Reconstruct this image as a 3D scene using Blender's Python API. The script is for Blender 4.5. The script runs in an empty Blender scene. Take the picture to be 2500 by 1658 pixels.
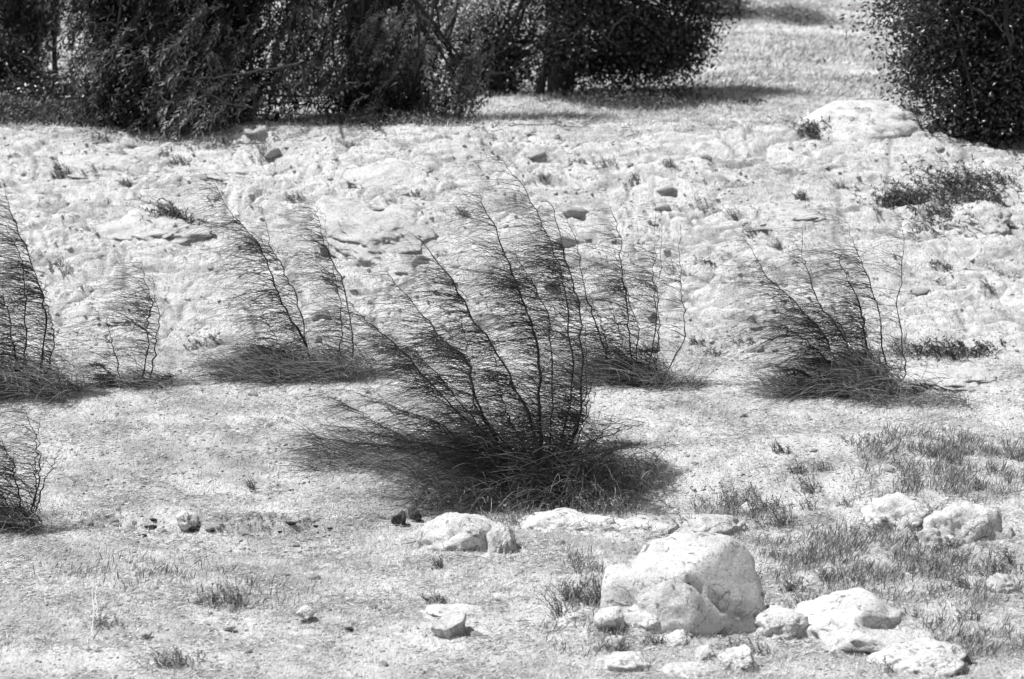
import bpy, math
import numpy as np
from mathutils import Vector

# ------------------------------------------------------------------ camera, sky, sun, exposure
scene = bpy.context.scene
LENS = 100.0
FPX = LENS / 36.0 * 2500.0          # focal length in pixels of the 2500 px wide photograph
PITCH = 0.07                        # camera looks down by this many radians
cam_d = bpy.data.cameras.new("camera")
cam = bpy.data.objects.new("camera", cam_d)
scene.collection.objects.link(cam)
cam.location = (0, 0, 0)
cam.rotation_euler = (math.radians(90) - PITCH, 0, 0)
cam_d.lens = LENS
cam_d.sensor_width = 36.0
cam_d.clip_start = 0.1
cam_d.clip_end = 2000
cam_d.dof.use_dof = True
cam_d.dof.focus_distance = 23.0
cam_d.dof.aperture_fstop = 2.6
scene.camera = cam

SUN_DIR = Vector((-0.46, -0.04, 0.88)).normalized()
world = bpy.data.worlds.new("World")
scene.world = world
world.use_nodes = True
wt = world.node_tree
wt.nodes.clear()
wo = wt.nodes.new("ShaderNodeOutputWorld")
bg = wt.nodes.new("ShaderNodeBackground")
sky = wt.nodes.new("ShaderNodeTexSky")
sky.sky_type = 'NISHITA'
sky.sun_disc = False
sky.sun_elevation = math.asin(SUN_DIR.z)
sky.sun_rotation = math.atan2(SUN_DIR.x, SUN_DIR.y)
bw = wt.nodes.new("ShaderNodeRGBToBW")      # black and white film
wt.links.new(sky.outputs[0], bw.inputs[0])
wt.links.new(bw.outputs[0], bg.inputs[0])
wt.links.new(bg.outputs[0], wo.inputs[0])
bg.inputs[1].default_value = 0.08
sd = bpy.data.lights.new("sun", 'SUN')
sd.energy = 4.2
sd.angle = math.radians(0.6)
sd.color = (1, 1, 1)
sun = bpy.data.objects.new("sun", sd)
scene.collection.objects.link(sun)
sun.rotation_euler = SUN_DIR.to_track_quat('Z', 'Y').to_euler()
scene.view_settings.view_transform = 'Standard'
scene.view_settings.look = 'None'
scene.view_settings.gamma = 1.0
scene.view_settings.exposure = 0.66
scene.cycles.max_bounces = 6

# ------------------------------------------------------------------ numeric helpers
def sstep(a, b, x):
    t = np.clip((x - a) / (b - a), 0, 1)
    return t * t * (3 - 2 * t)

def _hash(*ii, seed=0):
    n = np.full(np.shape(ii[0]), seed * 374761 + 1013, dtype=np.uint64)
    k = [73856093, 19349663, 83492791]
    for i, a in enumerate(ii):
        n = n ^ ((a.astype(np.int64) + 100000).astype(np.uint64) * np.uint64(k[i]))
        n = (n * np.uint64(2654435761)) & np.uint64(0xFFFFFFFF)
        n = n ^ (n >> np.uint64(15))
        n = (n * np.uint64(2246822519)) & np.uint64(0xFFFFFFFF)
        n = n ^ (n >> np.uint64(13))
    return n.astype(np.float64) / 4294967296.0

def noise2(x, y, seed=0):
    xi = np.floor(x); yi = np.floor(y)
    fx = x - xi; fy = y - yi
    ux = fx * fx * fx * (fx * (fx * 6 - 15) + 10); uy = fy * fy * fy * (fy * (fy * 6 - 15) + 10)
    def g(dx, dy):
        a = _hash(xi + dx, yi + dy, seed=seed) * 2 * np.pi
        return np.cos(a) * (fx - dx) + np.sin(a) * (fy - dy)
    a = g(0, 0); b = g(1, 0); c = g(0, 1); d = g(1, 1)
    return 1.5 * ((a * (1 - ux) + b * ux) * (1 - uy) + (c * (1 - ux) + d * ux) * uy)

def fbm2(x, y, o=4, seed=0, gain=.5):
    s = 0; a = 1.0; t = 0
    for i in range(o):
        s = s + a * noise2(x * 2.03 ** i, y * 2.03 ** i, seed + i * 7); t += a; a *= gain
    return s / t

def noise3(p, seed=0):
    i0 = np.floor(p); f = p - i0; u = f * f * (3 - 2 * f)
    r = 0
    for dx in (0, 1):
        for dy in (0, 1):
            for dz in (0, 1):
                w = (u[:, 0] if dx else 1 - u[:, 0]) * (u[:, 1] if dy else 1 - u[:, 1]) * (u[:, 2] if dz else 1 - u[:, 2])
                r = r + w * _hash(i0[:, 0] + dx, i0[:, 1] + dy, i0[:, 2] + dz, seed=seed)
    return r * 2 - 1

def cells(x, y, seed=0):
    """F1, F2 distances and the random value of the nearest cell"""
    xi = np.floor(x); yi = np.floor(y)
    f1 = np.full(x.shape, 9.0); f2 = np.full(x.shape, 9.0); idv = np.zeros(x.shape)
    for dx in (-1, 0, 1):
        for dy in (-1, 0, 1):
            cx = xi + dx; cy = yi + dy
            px = cx + _hash(cx, cy, seed=seed); py = cy + _hash(cx, cy, seed=seed + 1)
            d = np.hypot(px - x, py - y)
            v = _hash(cx, cy, seed=seed + 2)
            near = d < f1
            f2 = np.where(near, f1, np.minimum(f2, d))
            idv = np.where(near, v, idv)
            f1 = np.where(near, d, f1)
    return f1, f2, idv

# ------------------------------------------------------------------ the terrain as a function
def zrow(v, Y):
    return -Y * math.tan(PITCH + math.atan((v - 829) / FPX))
_prof = [(-400, -20), (-60, -4), (-3, -1.72), (1, -1.72), (4, -1.9), (9, -2.7), (14, -3.5), (16, -3.5)]
_prof += [(Y, zrow(v, Y)) for v, Y in [(1658, 18.0), (1500, 19.4), (1320, 21.2), (1262, 21.9), (1225, 22.2), (1120, 23.0), (985, 24.5), (930, 25.2),
                                       (860, 26.2), (600, 29.3), (420, 31.4), (325, 32.8), (296, 34.5), (262, 38), (205, 41), (60, 52), (-60, 62)]]
_prof += [(90, 8.5), (160, 22), (300, 48), (700, 90)]
_py = np.array([p[0] for p in _prof]); _pz = np.array([p[1] for p in _prof])
def profile(Y):
    r = 0
    for d, w in ((-.35, .15), (-.18, .2), (0, .3), (.18, .2), (.35, .15)):
        r = r + w * np.interp(Y + d, _py, _pz)
    return r

def terrain(x, Y, masks=False):
    x = np.asarray(x, float); Y = np.asarray(Y, float)
    dense = (sstep(9, 14, Y)) * (1 - sstep(70, 120, Y)) * (1 - sstep(16, 30, abs(x)))
    z = profile(Y + .25 * noise2(x / 2.6, Y / 3.0, 3))
    z = z + .10 * fbm2(x / 2.7, Y / 2.2, 3, 11) * dense
    z = z + 1.2 * noise2(x / 40, Y / 40, 5) * sstep(45, 120, Y) + .35 * noise2(x / 9., Y / 9., 6) * sstep(40, 60, Y)
    # rocky bank
    wob = .5 * noise2(x / 1.3, Y / 2, 21)
    rm = sstep(25.9, 27.0, Y + wob) * (1 - sstep(32.6, 33.6, Y + .4 * wob)) * dense
    bare = sstep(-.15, .35, fbm2(x / 1.6 + 7, Y / 1.1, 3, 31))
    wx = x + .28 * noise2(x / .7, Y / .7, 41); wy = Y + .22 * noise2(x / .6, Y / .6, 42)
    f1, f2, cid = cells(wx / 1.05, wy / .62, 50)
    e = sstep(.0, .22, f2 - f1)
    g1, g2, gid = cells(wx / .34, wy / .22, 60)
    eg = sstep(.0, .25, g2 - g1)
    rocky = sstep(.25, .6, cid)
    z = z + rm * (.08 * (cid - .5) * e + .04 * (e - 1) + (.045 * (gid - .5) * eg + .025 * (eg - 1)) * (rocky * .8 + .2))
    h1, h2, hid = cells(wx / .15, wy / .11, 65); eh = sstep(0, .2, h2 - h1)
    z = z + rm * (.018 * (hid - .5) * eh + .010 * (eh - 1))
    st_ = fbm2(x / 2.2 + 3, Y / .55, 4, 68); z = z + rm * .30 * (np.floor(st_ * 6) + sstep(.72, 1, st_ * 6 - np.floor(st_ * 6))) / 6
    z = z + rm * (.030 * fbm2(x / .24, Y / .16, 4, 71, .55))
    # crumbled step along the lip of the front terrace (left of the tall bush)
    edge = 21.62 + .22 * noise2(x / 1.1, 0 * x + 3.3, 81) + .10 * noise2(x / .25, 0 * x + 9.3, 82)
    stm = sstep(-4.2, -3.4, x) * (1 - sstep(-1.35, -1.0, x))
    z = z + .07 * stm * sstep(-.05, .03, Y - edge) * (1 - sstep(.2, 1.2, Y - edge))
    # gully the tall bush grows from
    z = z - .10 * np.exp(-((x - .9) / 1.5) ** 2 - ((Y - 22.25) / .33) ** 2)
    # clods and hummocks of the grassy parts
    gm = (1 - rm) * dense
    z = z + gm * (.030 * fbm2(x / .45, Y / .40, 3, 91, .6) + .010 * fbm2(x / .09, Y / .09, 2, 95, .6))
    z = z + sstep(40, 46, Y) * (1 - sstep(70, 90, Y)) * .12 * fbm2(x / 1.6, Y / 1.6, 3, 97, .6)
    if masks:
        crack = rm * np.maximum((1 - sstep(.0, .10, f2 - f1)) * .8, (1 - sstep(0, .14, g2 - g1)) * .55 * rocky)
        rock = rm * (.65 + .35 * sstep(.2, .55, cid)) * (.7 + .3 * bare)
        near_path = np.exp(-((Y - 19.0 - .25 * x - .4 * noise2(x / 2, Y, 99)) / .55) ** 2) * (1 - sstep(.3, 1.6, x)) * sstep(-4.4, -2.6, x)
        lip = np.exp(-((Y - 25.0 - .3 * noise2(x / 1.5, 0 * x + 1.7, 98)) / .25) ** 2)
        rock = np.clip(rock + .6 * near_path + .55 * lip, 0, 1)
        return z, np.clip(rock, 0, 1), np.clip(crack, 0, 1)
    return z

def ray(u, v):
    """unit-depth ray (per metre of world Y) through photograph pixel u, v"""
    a = (u - 1250) / FPX; b = (829 - v) / FPX
    c, s = math.cos(PITCH), math.sin(PITCH)
    dx, dy, dz = a, c + b * s, b * c - s
    return dx / dy, dz / dy
_SC = np.concatenate([np.arange(15, 36, .12), np.arange(36, 120, .4)])
def G(u, v):
    """where the line of sight through u, v meets the ground"""
    rx, rz = ray(u, v)
    d = rz * _SC - terrain(rx * _SC, _SC)
    k = max(np.argmax(d < 0), 1)
    _S = np.linspace(_SC[k - 1] - .1, _SC[k] + .02, 24)
    d = rz * _S - terrain(rx * _S, _S)
    k = np.argmax(d < 0)
    if k == 0: k = len(_S) - 1
    t = d[k - 1] / (d[k - 1] - d[k] + 1e-9)
    Y = _S[k - 1] + t * (_S[k] - _S[k - 1])
    return np.array([rx * Y, Y, rz * Y])
def at(u, v, Y):
    rx, rz = ray(u, v)
    return np.array([rx * Y, Y, rz * Y])
def H(x, y): return float(terrain(np.array([x]), np.array([y]))[0])
def px_m(Y): return Y / FPX      # metres per photo pixel at depth Y

# ------------------------------------------------------------------ mesh helpers
def mesh_obj(name, verts, faces, mat, parent=None, smooth=False, tone=None, attrs=None):
    """faces: (M,3) or (M,4) int array"""
    verts = np.ascontiguousarray(verts, dtype=np.float32); faces = np.ascontiguousarray(faces, dtype=np.int32)
    k = faces.shape[1]
    me = bpy.data.meshes.new(name)
    me.vertices.add(len(verts)); me.vertices.foreach_set("co", verts.ravel())
    me.loops.add(faces.size); me.loops.foreach_set("vertex_index", faces.ravel())
    me.polygons.add(len(faces)); me.polygons.foreach_set("loop_start", np.arange(0, faces.size, k, dtype=np.int32))
    if smooth: me.polygons.foreach_set("use_smooth", np.ones(len(faces), dtype=bool))
    me.update(calc_edges=True)
    at_ = dict(attrs or {})
    if tone is not None: at_['tone'] = tone
    for n, a in at_.items():
        A = me.attributes.new(n, 'FLOAT', 'POINT'); A.data.foreach_set("value", np.ascontiguousarray(a, dtype=np.float32))
    me.materials.append(mat)
    o = bpy.data.objects.new(name, me)
    scene.collection.objects.link(o)
    if parent is not None: o.parent = parent
    return o
def tag(o, label=None, cat=None, group=None, kind=None):
    if label: o["label"] = label
    if cat: o["category"] = cat
    if group: o["group"] = group
    if kind: o["kind"] = kind
    return o
def empty(name, loc, label, cat, group=None):
    o = bpy.data.objects.new(name, None); scene.collection.objects.link(o)
    o.location = tuple(float(c) for c in loc); o.empty_display_size = .1
    return tag(o, label, cat, group)

def tubes(P, R, sides=3):
    """P (N,K,3) paths, R (N,K) radii -> verts, quads"""
    N, K, _ = P.shape
    T = np.gradient(P, axis=1); T /= np.linalg.norm(T, axis=2, keepdims=True) + 1e-9
    ref = np.array([.13, .97, .2]); ref /= np.linalg.norm(ref)
    A = np.cross(T, ref); A /= np.linalg.norm(A, axis=2, keepdims=True) + 1e-9
    B = np.cross(T, A)
    ang = np.arange(sides) * 2 * np.pi / sides
    V = P[:, :, None, :] + R[:, :, None, None] * (np.cos(ang)[None, None, :, None] * A[:, :, None, :] + np.sin(ang)[None, None, :, None] * B[:, :, None, :])
    V = V.reshape(-1, 3)
    base = (np.arange(N)[:, None, None] * K + np.arange(K - 1)[None, :, None]) * sides
    s = np.arange(sides)[None, None, :]; s2 = (s + 1) % sides
    F = np.stack([base + s, base + s2, base + sides + s2, base + sides + s], -1).reshape(-1, 4)
    return V, F
def leaves(C, D, W, L, Wd, curl=0.0):
    """two-triangle-pair leaf blades: centre base C, direction D, side W; length L, width Wd -> folded rhombus of 4 tris"""
    N = len(C)
    D = D / (np.linalg.norm(D, axis=1, keepdims=True) + 1e-9)
    W = W - D * np.sum(W * D, axis=1, keepdims=True); W /= np.linalg.norm(W, axis=1, keepdims=True) + 1e-9
    Nn = np.cross(D, W)
    L = L[:, None]; Wd = Wd[:, None]
    p0 = C; p1 = C + D * L * .45 + W * Wd * .5 + Nn * curl * Wd; p2 = C + D * L - Nn * curl * L * .4; p3 = C + D * L * .45 - W * Wd * .5 + Nn * curl * Wd
    V = np.stack([p0, p1, p2, p3], 1).reshape(-1, 3)
    b = np.arange(N)[:, None] * 4
    F = np.concatenate([b + np.array([[0, 1, 2]]), b + np.array([[0, 2, 3]])], 1).reshape(-1, 3)
    return V, F

def catmull(pts, n):
    pts = np.array(pts, float)
    P = np.vstack([2 * pts[0] - pts[1], pts, 2 * pts[-1] - pts[-2]])
    seg = len(pts) - 1
    t = np.linspace(0, seg - 1e-6, n); i = t.astype(int); f = (t - i)[:, None]
    a, b, c, d = P[i], P[i + 1], P[i + 2], P[i + 3]
    return .5 * ((2 * b) + (-a + c) * f + (2 * a - 5 * b + 4 * c - d) * f ** 2 + (-a + 3 * b - 3 * c + d) * f ** 3)

# ------------------------------------------------------------------ materials (all neutral greys: the photograph is black and white)
def newmat(name, rough=.9, spec=.2):
    m = bpy.data.materials.new(name); m.use_nodes = True
    nt = m.node_tree; b = nt.nodes["Principled BSDF"]
    b.inputs["Roughness"].default_value = rough
    b.inputs["Specular IOR Level"].default_value = spec
    return m, nt, b
def ramp(nt, src, stops):
    r = nt.nodes.new("ShaderNodeValToRGB"); nt.links.new(src, r.inputs[0])
    e = r.color_ramp.elements
    while len(e) > len(stops): e.remove(e[-1])
    while len(e) < len(stops): e.new(.5)
    for k, (p, c) in enumerate(stops):
        e[k].position = p; e[k].color = (c, c, c, 1)
    return r.outputs[0]
def noise_node(nt, scale, detail=4, rough=.6, vec=None, dist=0):
    n = nt.nodes.new("ShaderNodeTexNoise"); n.inputs["Scale"].default_value = scale; n.inputs["Detail"].default_value = detail
    n.inputs["Roughness"].default_value = rough; n.inputs["Distortion"].default_value = dist
    if vec is not None: nt.links.new(vec, n.inputs["Vector"])
    return n.outputs[0]
def mathn(nt, op, a, b=None, clamp=False):
    n = nt.nodes.new("ShaderNodeMath"); n.operation = op; n.use_clamp = clamp
    for k, s in enumerate((a, b)):
        if s is None: continue
        if isinstance(s, (int, float)): n.inputs[k].default_value = s
        else: nt.links.new(s, n.inputs[k])
    return n.outputs[0]
def mixv(nt, f, a, b):
    n = nt.nodes.new("ShaderNodeMix"); n.data_type = 'FLOAT'
    for s, i in ((f, 0), (a, 2), (b, 3)):
        if isinstance(s, (int, float)): n.inputs[i].default_value = s
        else: nt.links.new(s, n.inputs[i])
    return n.outputs[0]
def attr(nt, name):
    n = nt.nodes.new("ShaderNodeAttribute"); n.attribute_name = name
    return n.outputs["Fac"]
def bumpn(nt, b, hsock, strength, dist):
    n = nt.nodes.new("ShaderNodeBump"); n.inputs["Strength"].default_value = strength; n.inputs["Distance"].default_value = dist
    nt.links.new(hsock, n.inputs["Height"]); nt.links.new(n.outputs[0], b.inputs["Normal"])
def coord(nt, scale=(1, 1, 1), rot=(0, 0, 0)):
    c = nt.nodes.new("ShaderNodeTexCoord"); m = nt.nodes.new("ShaderNodeMapping")
    m.inputs["Scale"].default_value = scale; m.inputs["Rotation"].default_value = rot
    nt.links.new(c.outputs["Object"], m.inputs[0]); return m.outputs[0]

def ground_material():
    m, nt, b = newmat("ground_pale_earth", .95, .1)
    v = coord(nt)
    big = noise_node(nt, .9, 5, .6, v); mid = noise_node(nt, 5, 6, .65, v, .5); fine = noise_node(nt, 45, 4, .75, v); grit = noise_node(nt, 170, 2, .8, v)
    soil = mathn(nt, 'MULTIPLY', ramp(nt, mid, [(.30, .36), (.42, .60), (.60, .72)]), ramp(nt, noise_node(nt, 1.4, 4, .65, v), [(.36, .66), (.56, 1.1)]))
    stone = ramp(nt, mid, [(.28, .54), (.36, .70), (.60, .78)])
    r = mathn(nt, 'ADD', attr(nt, 'rock'), mathn(nt, 'MULTIPLY', mathn(nt, 'SUBTRACT', big, .5), 1.3), True)
    c = mixv(nt, r, soil, stone)
    cr = nt.nodes.new("ShaderNodeTexVoronoi"); cr.feature = 'DISTANCE_TO_EDGE'; cr.inputs["Scale"].default_value = 2.6
    vm = nt.nodes.new("ShaderNodeVectorMath"); vm.operation = 'ADD'
    nz = nt.nodes.new("ShaderNodeTexNoise"); nz.inputs["Scale"].default_value = 4.5; nz.inputs["Detail"].default_value = 5; nt.links.new(v, nz.inputs["Vector"])
    vs = nt.nodes.new("ShaderNodeVectorMath"); vs.operation = 'SCALE'; vs.inputs["Scale"].default_value = .55; nt.links.new(nz.outputs["Color"], vs.inputs[0])
    vv = coord(nt, (.7, 1.5, 1)); nt.links.new(vv, vm.inputs[0]); nt.links.new(vs.outputs[0], vm.inputs[1]); nt.links.new(vm.outputs[0], cr.inputs["Vector"])
    crk = ramp(nt, cr.outputs[0], [(.0, .45), (.035, 1.0)])
    brk = ramp(nt, noise_node(nt, 2.1, 3, .6, v), [(.46, 0), (.56, 1)])
    ff = ramp(nt, fine, [(.33, .45), (.42, .95), (.66, 1.12)]); gg = ramp(nt, grit, [(.38, .55), (.47, 1.0), (.66, 1.18)])
    ra = attr(nt, 'rock')
    c = mathn(nt, 'MULTIPLY', c, mixv(nt, mathn(nt, 'MULTIPLY', ra, .75), ff, 1.02))
    c = mathn(nt, 'MULTIPLY', c, mixv(nt, mathn(nt, 'MULTIPLY', ra, .6), gg, 1.0))
    c = mathn(nt, 'MULTIPLY', c, mixv(nt, mathn(nt, 'MULTIPLY', ra, brk), 1.0, crk))
    streak = noise_node(nt, 26, 4, .75, coord(nt, (2.6, .45, 1), (0, 0, math.radians(28))), .3)
    c = mathn(nt, 'MULTIPLY', c, ramp(nt, streak, [(.36, .42), (.44, .95), (.7, 1.1)]))
    c = mathn(nt, 'MULTIPLY', c, mathn(nt, 'SUBTRACT', 1.0, mathn(nt, 'MULTIPLY', attr(nt, 'crack'), .55)))
    nt.links.new(c, b.inputs["Base Color"])
    hh = mathn(nt, 'ADD', fine, mathn(nt, 'MULTIPLY', grit, .35))
    bumpn(nt, b, hh, 1.0, .03)
    return m
def rock_material(name, lo, hi, blotch=.5):
    m, nt, b = newmat(name, .85, .2)
    v = coord(nt)
    mid = noise_node(nt, 4, 6, .65, v, .8); fine = noise_node(nt, 38, 5, .75, v); grit = noise_node(nt, 150, 2, .8, v)
    pit = noise_node(nt, 9, 3, .6, v, 1.2)
    c = ramp(nt, mid, [(.30, lo), (.46, (lo + hi) / 2 + .05), (.56, hi)])
    c = mathn(nt, 'MULTIPLY', c, ramp(nt, pit, [(.33, blotch), (.40, 1.0)]))
    cr = nt.nodes.new("ShaderNodeTexVoronoi"); cr.feature = 'DISTANCE_TO_EDGE'; cr.inputs["Scale"].default_value = 3.2
    nz = nt.nodes.new("ShaderNodeTexNoise"); nz.inputs["Scale"].default_value = 5; nz.inputs["Detail"].default_value = 5; nt.links.new(v, nz.inputs["Vector"])
    vs = nt.nodes.new("ShaderNodeVectorMath"); vs.operation = 'SCALE'; vs.inputs["Scale"].default_value = .5; nt.links.new(nz.outputs["Color"], vs.inputs[0])
    vm = nt.nodes.new("ShaderNodeVectorMath"); vm.operation = 'ADD'; nt.links.new(v, vm.inputs[0]); nt.links.new(vs.outputs[0], vm.inputs[1]); nt.links.new(vm.outputs[0], cr.inputs["Vector"])
    crk = ramp(nt, cr.outputs[0], [(.0, .62), (.03, 1.0)]); brk = ramp(nt, noise_node(nt, 3, 2, .6, v), [(.54, 0), (.60, 1)])
    crk = mixv(nt, brk, 1.0, crk); c = mathn(nt, 'MULTIPLY', c, crk)
    lich = ramp(nt, noise_node(nt, 2.3, 6, .7, v, 1.5), [(.40, .84), (.50, 1.0)]); c = mathn(nt, 'MULTIPLY', c, lich)
    c = mathn(nt, 'MULTIPLY', c, ramp(nt, fine, [(.33, .55), (.46, 1.0), (.7, 1.08)]))
    c = mathn(nt, 'MULTIPLY', c, ramp(nt, grit, [(.36, .66), (.5, 1.0), (.66, 1.14)]))
    nt.links.new(c, b.inputs["Base Color"])
    hh = mathn(nt, 'ADD', mathn(nt, 'MULTIPLY', mid, .9), mathn(nt, 'ADD', mathn(nt, 'MULTIPLY', fine, .5), mathn(nt, 'MULTIPLY', pit, .4)))
    hh = mathn(nt, 'ADD', hh, mathn(nt, 'MULTIPLY', crk, .6))
    bumpn(nt, b, hh, .9, .04)
    return m
def tone_material(name, lo, hi, rough=.8, spec=.2, trans=0.0):
    m, nt, b = newmat(name, rough, spec)
    c = ramp(nt, attr(nt, 'tone'), [(0, lo), (1, hi)])
    nt.links.new(c, b.inputs["Base Color"])
    if trans:
        t = nt.nodes.new("ShaderNodeBsdfTranslucent"); nt.links.new(c, t.inputs[0])
        mx = nt.nodes.new("ShaderNodeMixShader"); mx.inputs[0].default_value = trans
        nt.links.new(b.outputs[0], mx.inputs[1]); nt.links.new(t.outputs[0], mx.inputs[2])
        nt.links.new(mx.outputs[0], nt.nodes["Material Output"].inputs[0])
    return m
def bark_material(name, lo, hi):
    m, nt, b = newmat(name, .9, .15)
    v = coord(nt, (1, 1, .25)); n = noise_node(nt, 30, 4, .7, v)
    nt.links.new(ramp(nt, n, [(.35, lo), (.65, hi)]), b.inputs["Base Color"]); bumpn(nt, b, n, .8, .02)
    return m
M_GROUND = ground_material()
M_ROCK = rock_material("limestone", .36, .56)
M_ROCKW = rock_material("bleached_limestone", .48, .64, .35)
M_OUT = rock_material("bank_limestone", .38, .56, .6)
M_ROCKG = rock_material("weathered_stone", .20, .34)
M_ROCKD_SHADE = rock_material("dark_stone_gap_shade", .03, .06)  # black stones, and the painted shade of the ledge gaps
M_TWIG = tone_material("broom_twigs", .022, .13, .6, .25)
M_TWIGP = tone_material("broom_skirt_twigs", .04, .45, .6, .25)
M_STEM = bark_material("broom_stem", .02, .08)
M_BARK = bark_material("tree_bark", .02, .06)
M_FROND = tone_material("drooping_leaves", .006, .27, .5, .25, .12)
M_FROND2 = tone_material("pale_drooping_leaves", .012, .75, .5, .25, .2)
M_LEAF = tone_material("glossy_leaves", .008, .12, .35, .45, .06)
M_GRASS = tone_material("dry_grass", .30, .85, .8, .15, .2)
M_WEED = tone_material("green_weeds", .09, .46, .7, .2, .15)
M_SCRUB = tone_material("scrub_twigs", .02, .24, .7, .2)
M_STALK = tone_material("bleached_stalk", .40, .58, .7, .2)

# ------------------------------------------------------------------ ground sheet
def axis(parts):
    out = []
    for a, b, n in parts: out.append(np.linspace(a, b, n, endpoint=False))
    return np.concatenate(out + [np.array([parts[-1][1]])])
def geo(a, b, n): return np.sign(a) * np.geomspace(abs(a), abs(b), n)
xs = np.concatenate([geo(-700, -9.2, 26)[:-1], np.linspace(-9.2, -5.6, 70, endpoint=False), np.linspace(-5.6, 5.6, 620, endpoint=False), np.linspace(5.6, 9.2, 71), geo(9.2, 700, 26)[1:]])
ys = axis([(-300, 0, 12), (0, 14, 50), (14, 17.5, 60), (17.5, 33.6, 1000), (33.6, 42, 160), (42, 70, 200), (70, 150, 40), (150, 700, 30)])
XX, YY = np.meshgrid(xs, ys)
ZZ, RK, CR = terrain(XX.ravel(), YY.ravel(), True)
nx, ny = len(xs), len(ys)
ii = (np.arange(ny - 1)[:, None] * nx + np.arange(nx - 1)[None, :]).ravel()
gf = np.stack([ii, ii + 1, ii + nx + 1, ii + nx], 1)
g = mesh_obj("ground", np.stack([XX.ravel(), YY.ravel(), ZZ], 1), gf, M_GROUND, smooth=True, attrs={'rock': RK, 'crack': CR})
tag(g, kind="structure")
del XX, YY, ZZ, RK, CR, gf

# ------------------------------------------------------------------ rocks
def ico(sub):
    import bmesh
    bm = bmesh.new(); bmesh.ops.create_icosphere(bm, subdivisions=sub, radius=1)
    v = np.array([p.co[:] for p in bm.verts]); f = np.array([[q.index for q in p.verts] for p in bm.faces]); bm.free()
    return v, f
ICO = {s: ico(s) for s in (1, 2, 3, 4, 5)}
def rock_shape(seed, sub=4, cuts=9, rough=.10, soft=.5):
    r = np.random.default_rng(seed)
    v, f = ICO[sub]; d = v.copy(); off = seed * 3.71 % 97
    wv = np.stack([noise3(v * 1.15 + off + 11 * k, 9) for k in range(3)], 1)
    q = v + .30 * wv * np.array([1, 1, .8])
    rad = np.full(len(v), 1.3)
    for _ in range(cuts):
        n = r.normal(size=3); n /= np.linalg.norm(n); k = r.uniform(.55, .98)
        c = d @ n
        rad = np.minimum(rad, np.where(c > .05, k / np.maximum(c, .05), 9))
    p = soft * q + (1 - soft) * (d * rad[:, None] + .15 * wv)
    rid = lambda z: 1 - 2 * np.abs(z)
    dis = rough * (noise3(p * 1.7 + off, 1) + .55 * rid(noise3(p * 3.1 + off, 2)) + .35 * noise3(p * 6.5 + off, 3) + .2 * rid(noise3(p * 13 + off, 4)) + .12 * noise3(p * 27 + off, 5))
    st = np.sin(p[:, 2] * 9 + 2.5 * noise3(p * 2 + off, 7)); dis = dis + rough * .05 * np.sign(st) * np.abs(st) ** .4
    return p + d * dis[:, None], f
def rock(name, u, vb, w, h, label, cat="rock", seed=1, mat=None, dy=None, sub=4, cuts=9, rough=.12, soft=.5, rot=0, sink=.5, group=None, tilt=0, Y=None):
    """a stone whose visible outline is about w x h photo pixels, sitting on the ground at column u, bottom row vb"""
    p = G(u, vb)
    s = px_m(p[1]); W = w * s / 2; Hh = h * s
    D = (dy if dy is not None else W * .8)
    big = w > 85
    if name == 'outcrop': mat = M_OUT if seed != 51 else M_ROCKW; h *= (.5 if seed not in (51, 52) else 1.1); w *= 1.1; rough = .2 if seed != 51 else .08; soft = min(soft, .6); Hh = h * s; W = w * s / 2; D = W * .9
    if big: sub = 5
    v, f = rock_shape(seed, sub, cuts, rough * (1.35 if big else 1), soft)
    lo_, hi_ = v[:, :2].min(0), v[:, :2].max(0); v[:, :2] = (v[:, :2] - (lo_ + hi_) / 2) / ((hi_ - lo_) / 2)
    k = 2 - 2 * sink
    Hz = max(Hh - .12 * D, .5 * Hh) / k
    if not big: Hz = Hh / k * .95
    v[:, 2] /= v[:, 2].max()
    v = v * np.array([W, D, Hz * (1 if not big else 1)])
    if big: v[:, 2] = np.where(v[:, 2] < 0, v[:, 2] * 1.6, v[:, 2])
    if tilt:
        c, s_ = math.cos(tilt), math.sin(tilt); v = np.stack([v[:, 0] * c - v[:, 2] * s_, v[:, 1], v[:, 0] * s_ + v[:, 2] * c], 1)
    if rot:
        c, s_ = math.cos(rot), math.sin(rot); v = np.stack([v[:, 0] * c - v[:, 1] * s_, v[:, 0] * s_ + v[:, 1] * c, v[:, 2]], 1)
    cy = p[1] + D * .9
    z0 = H(p[0], cy - D * .9); z1 = H(p[0], cy + D * .9)
    if big: v[:, 2] += v[:, 1] * np.clip((z1 - z0) / (1.8 * D), -.2, .5)
    o = mesh_obj(name, v, f, mat or M_ROCK, smooth=True)
    zc = (z0 + z1) / 2 if big else H(p[0], cy)
    o.location = (p[0], cy, zc + Hz * (1 - 2 * sink) - (.02 if big else 0) + (.07 if seed == 51 else 0))
    return tag(o, label, cat, group)

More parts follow.
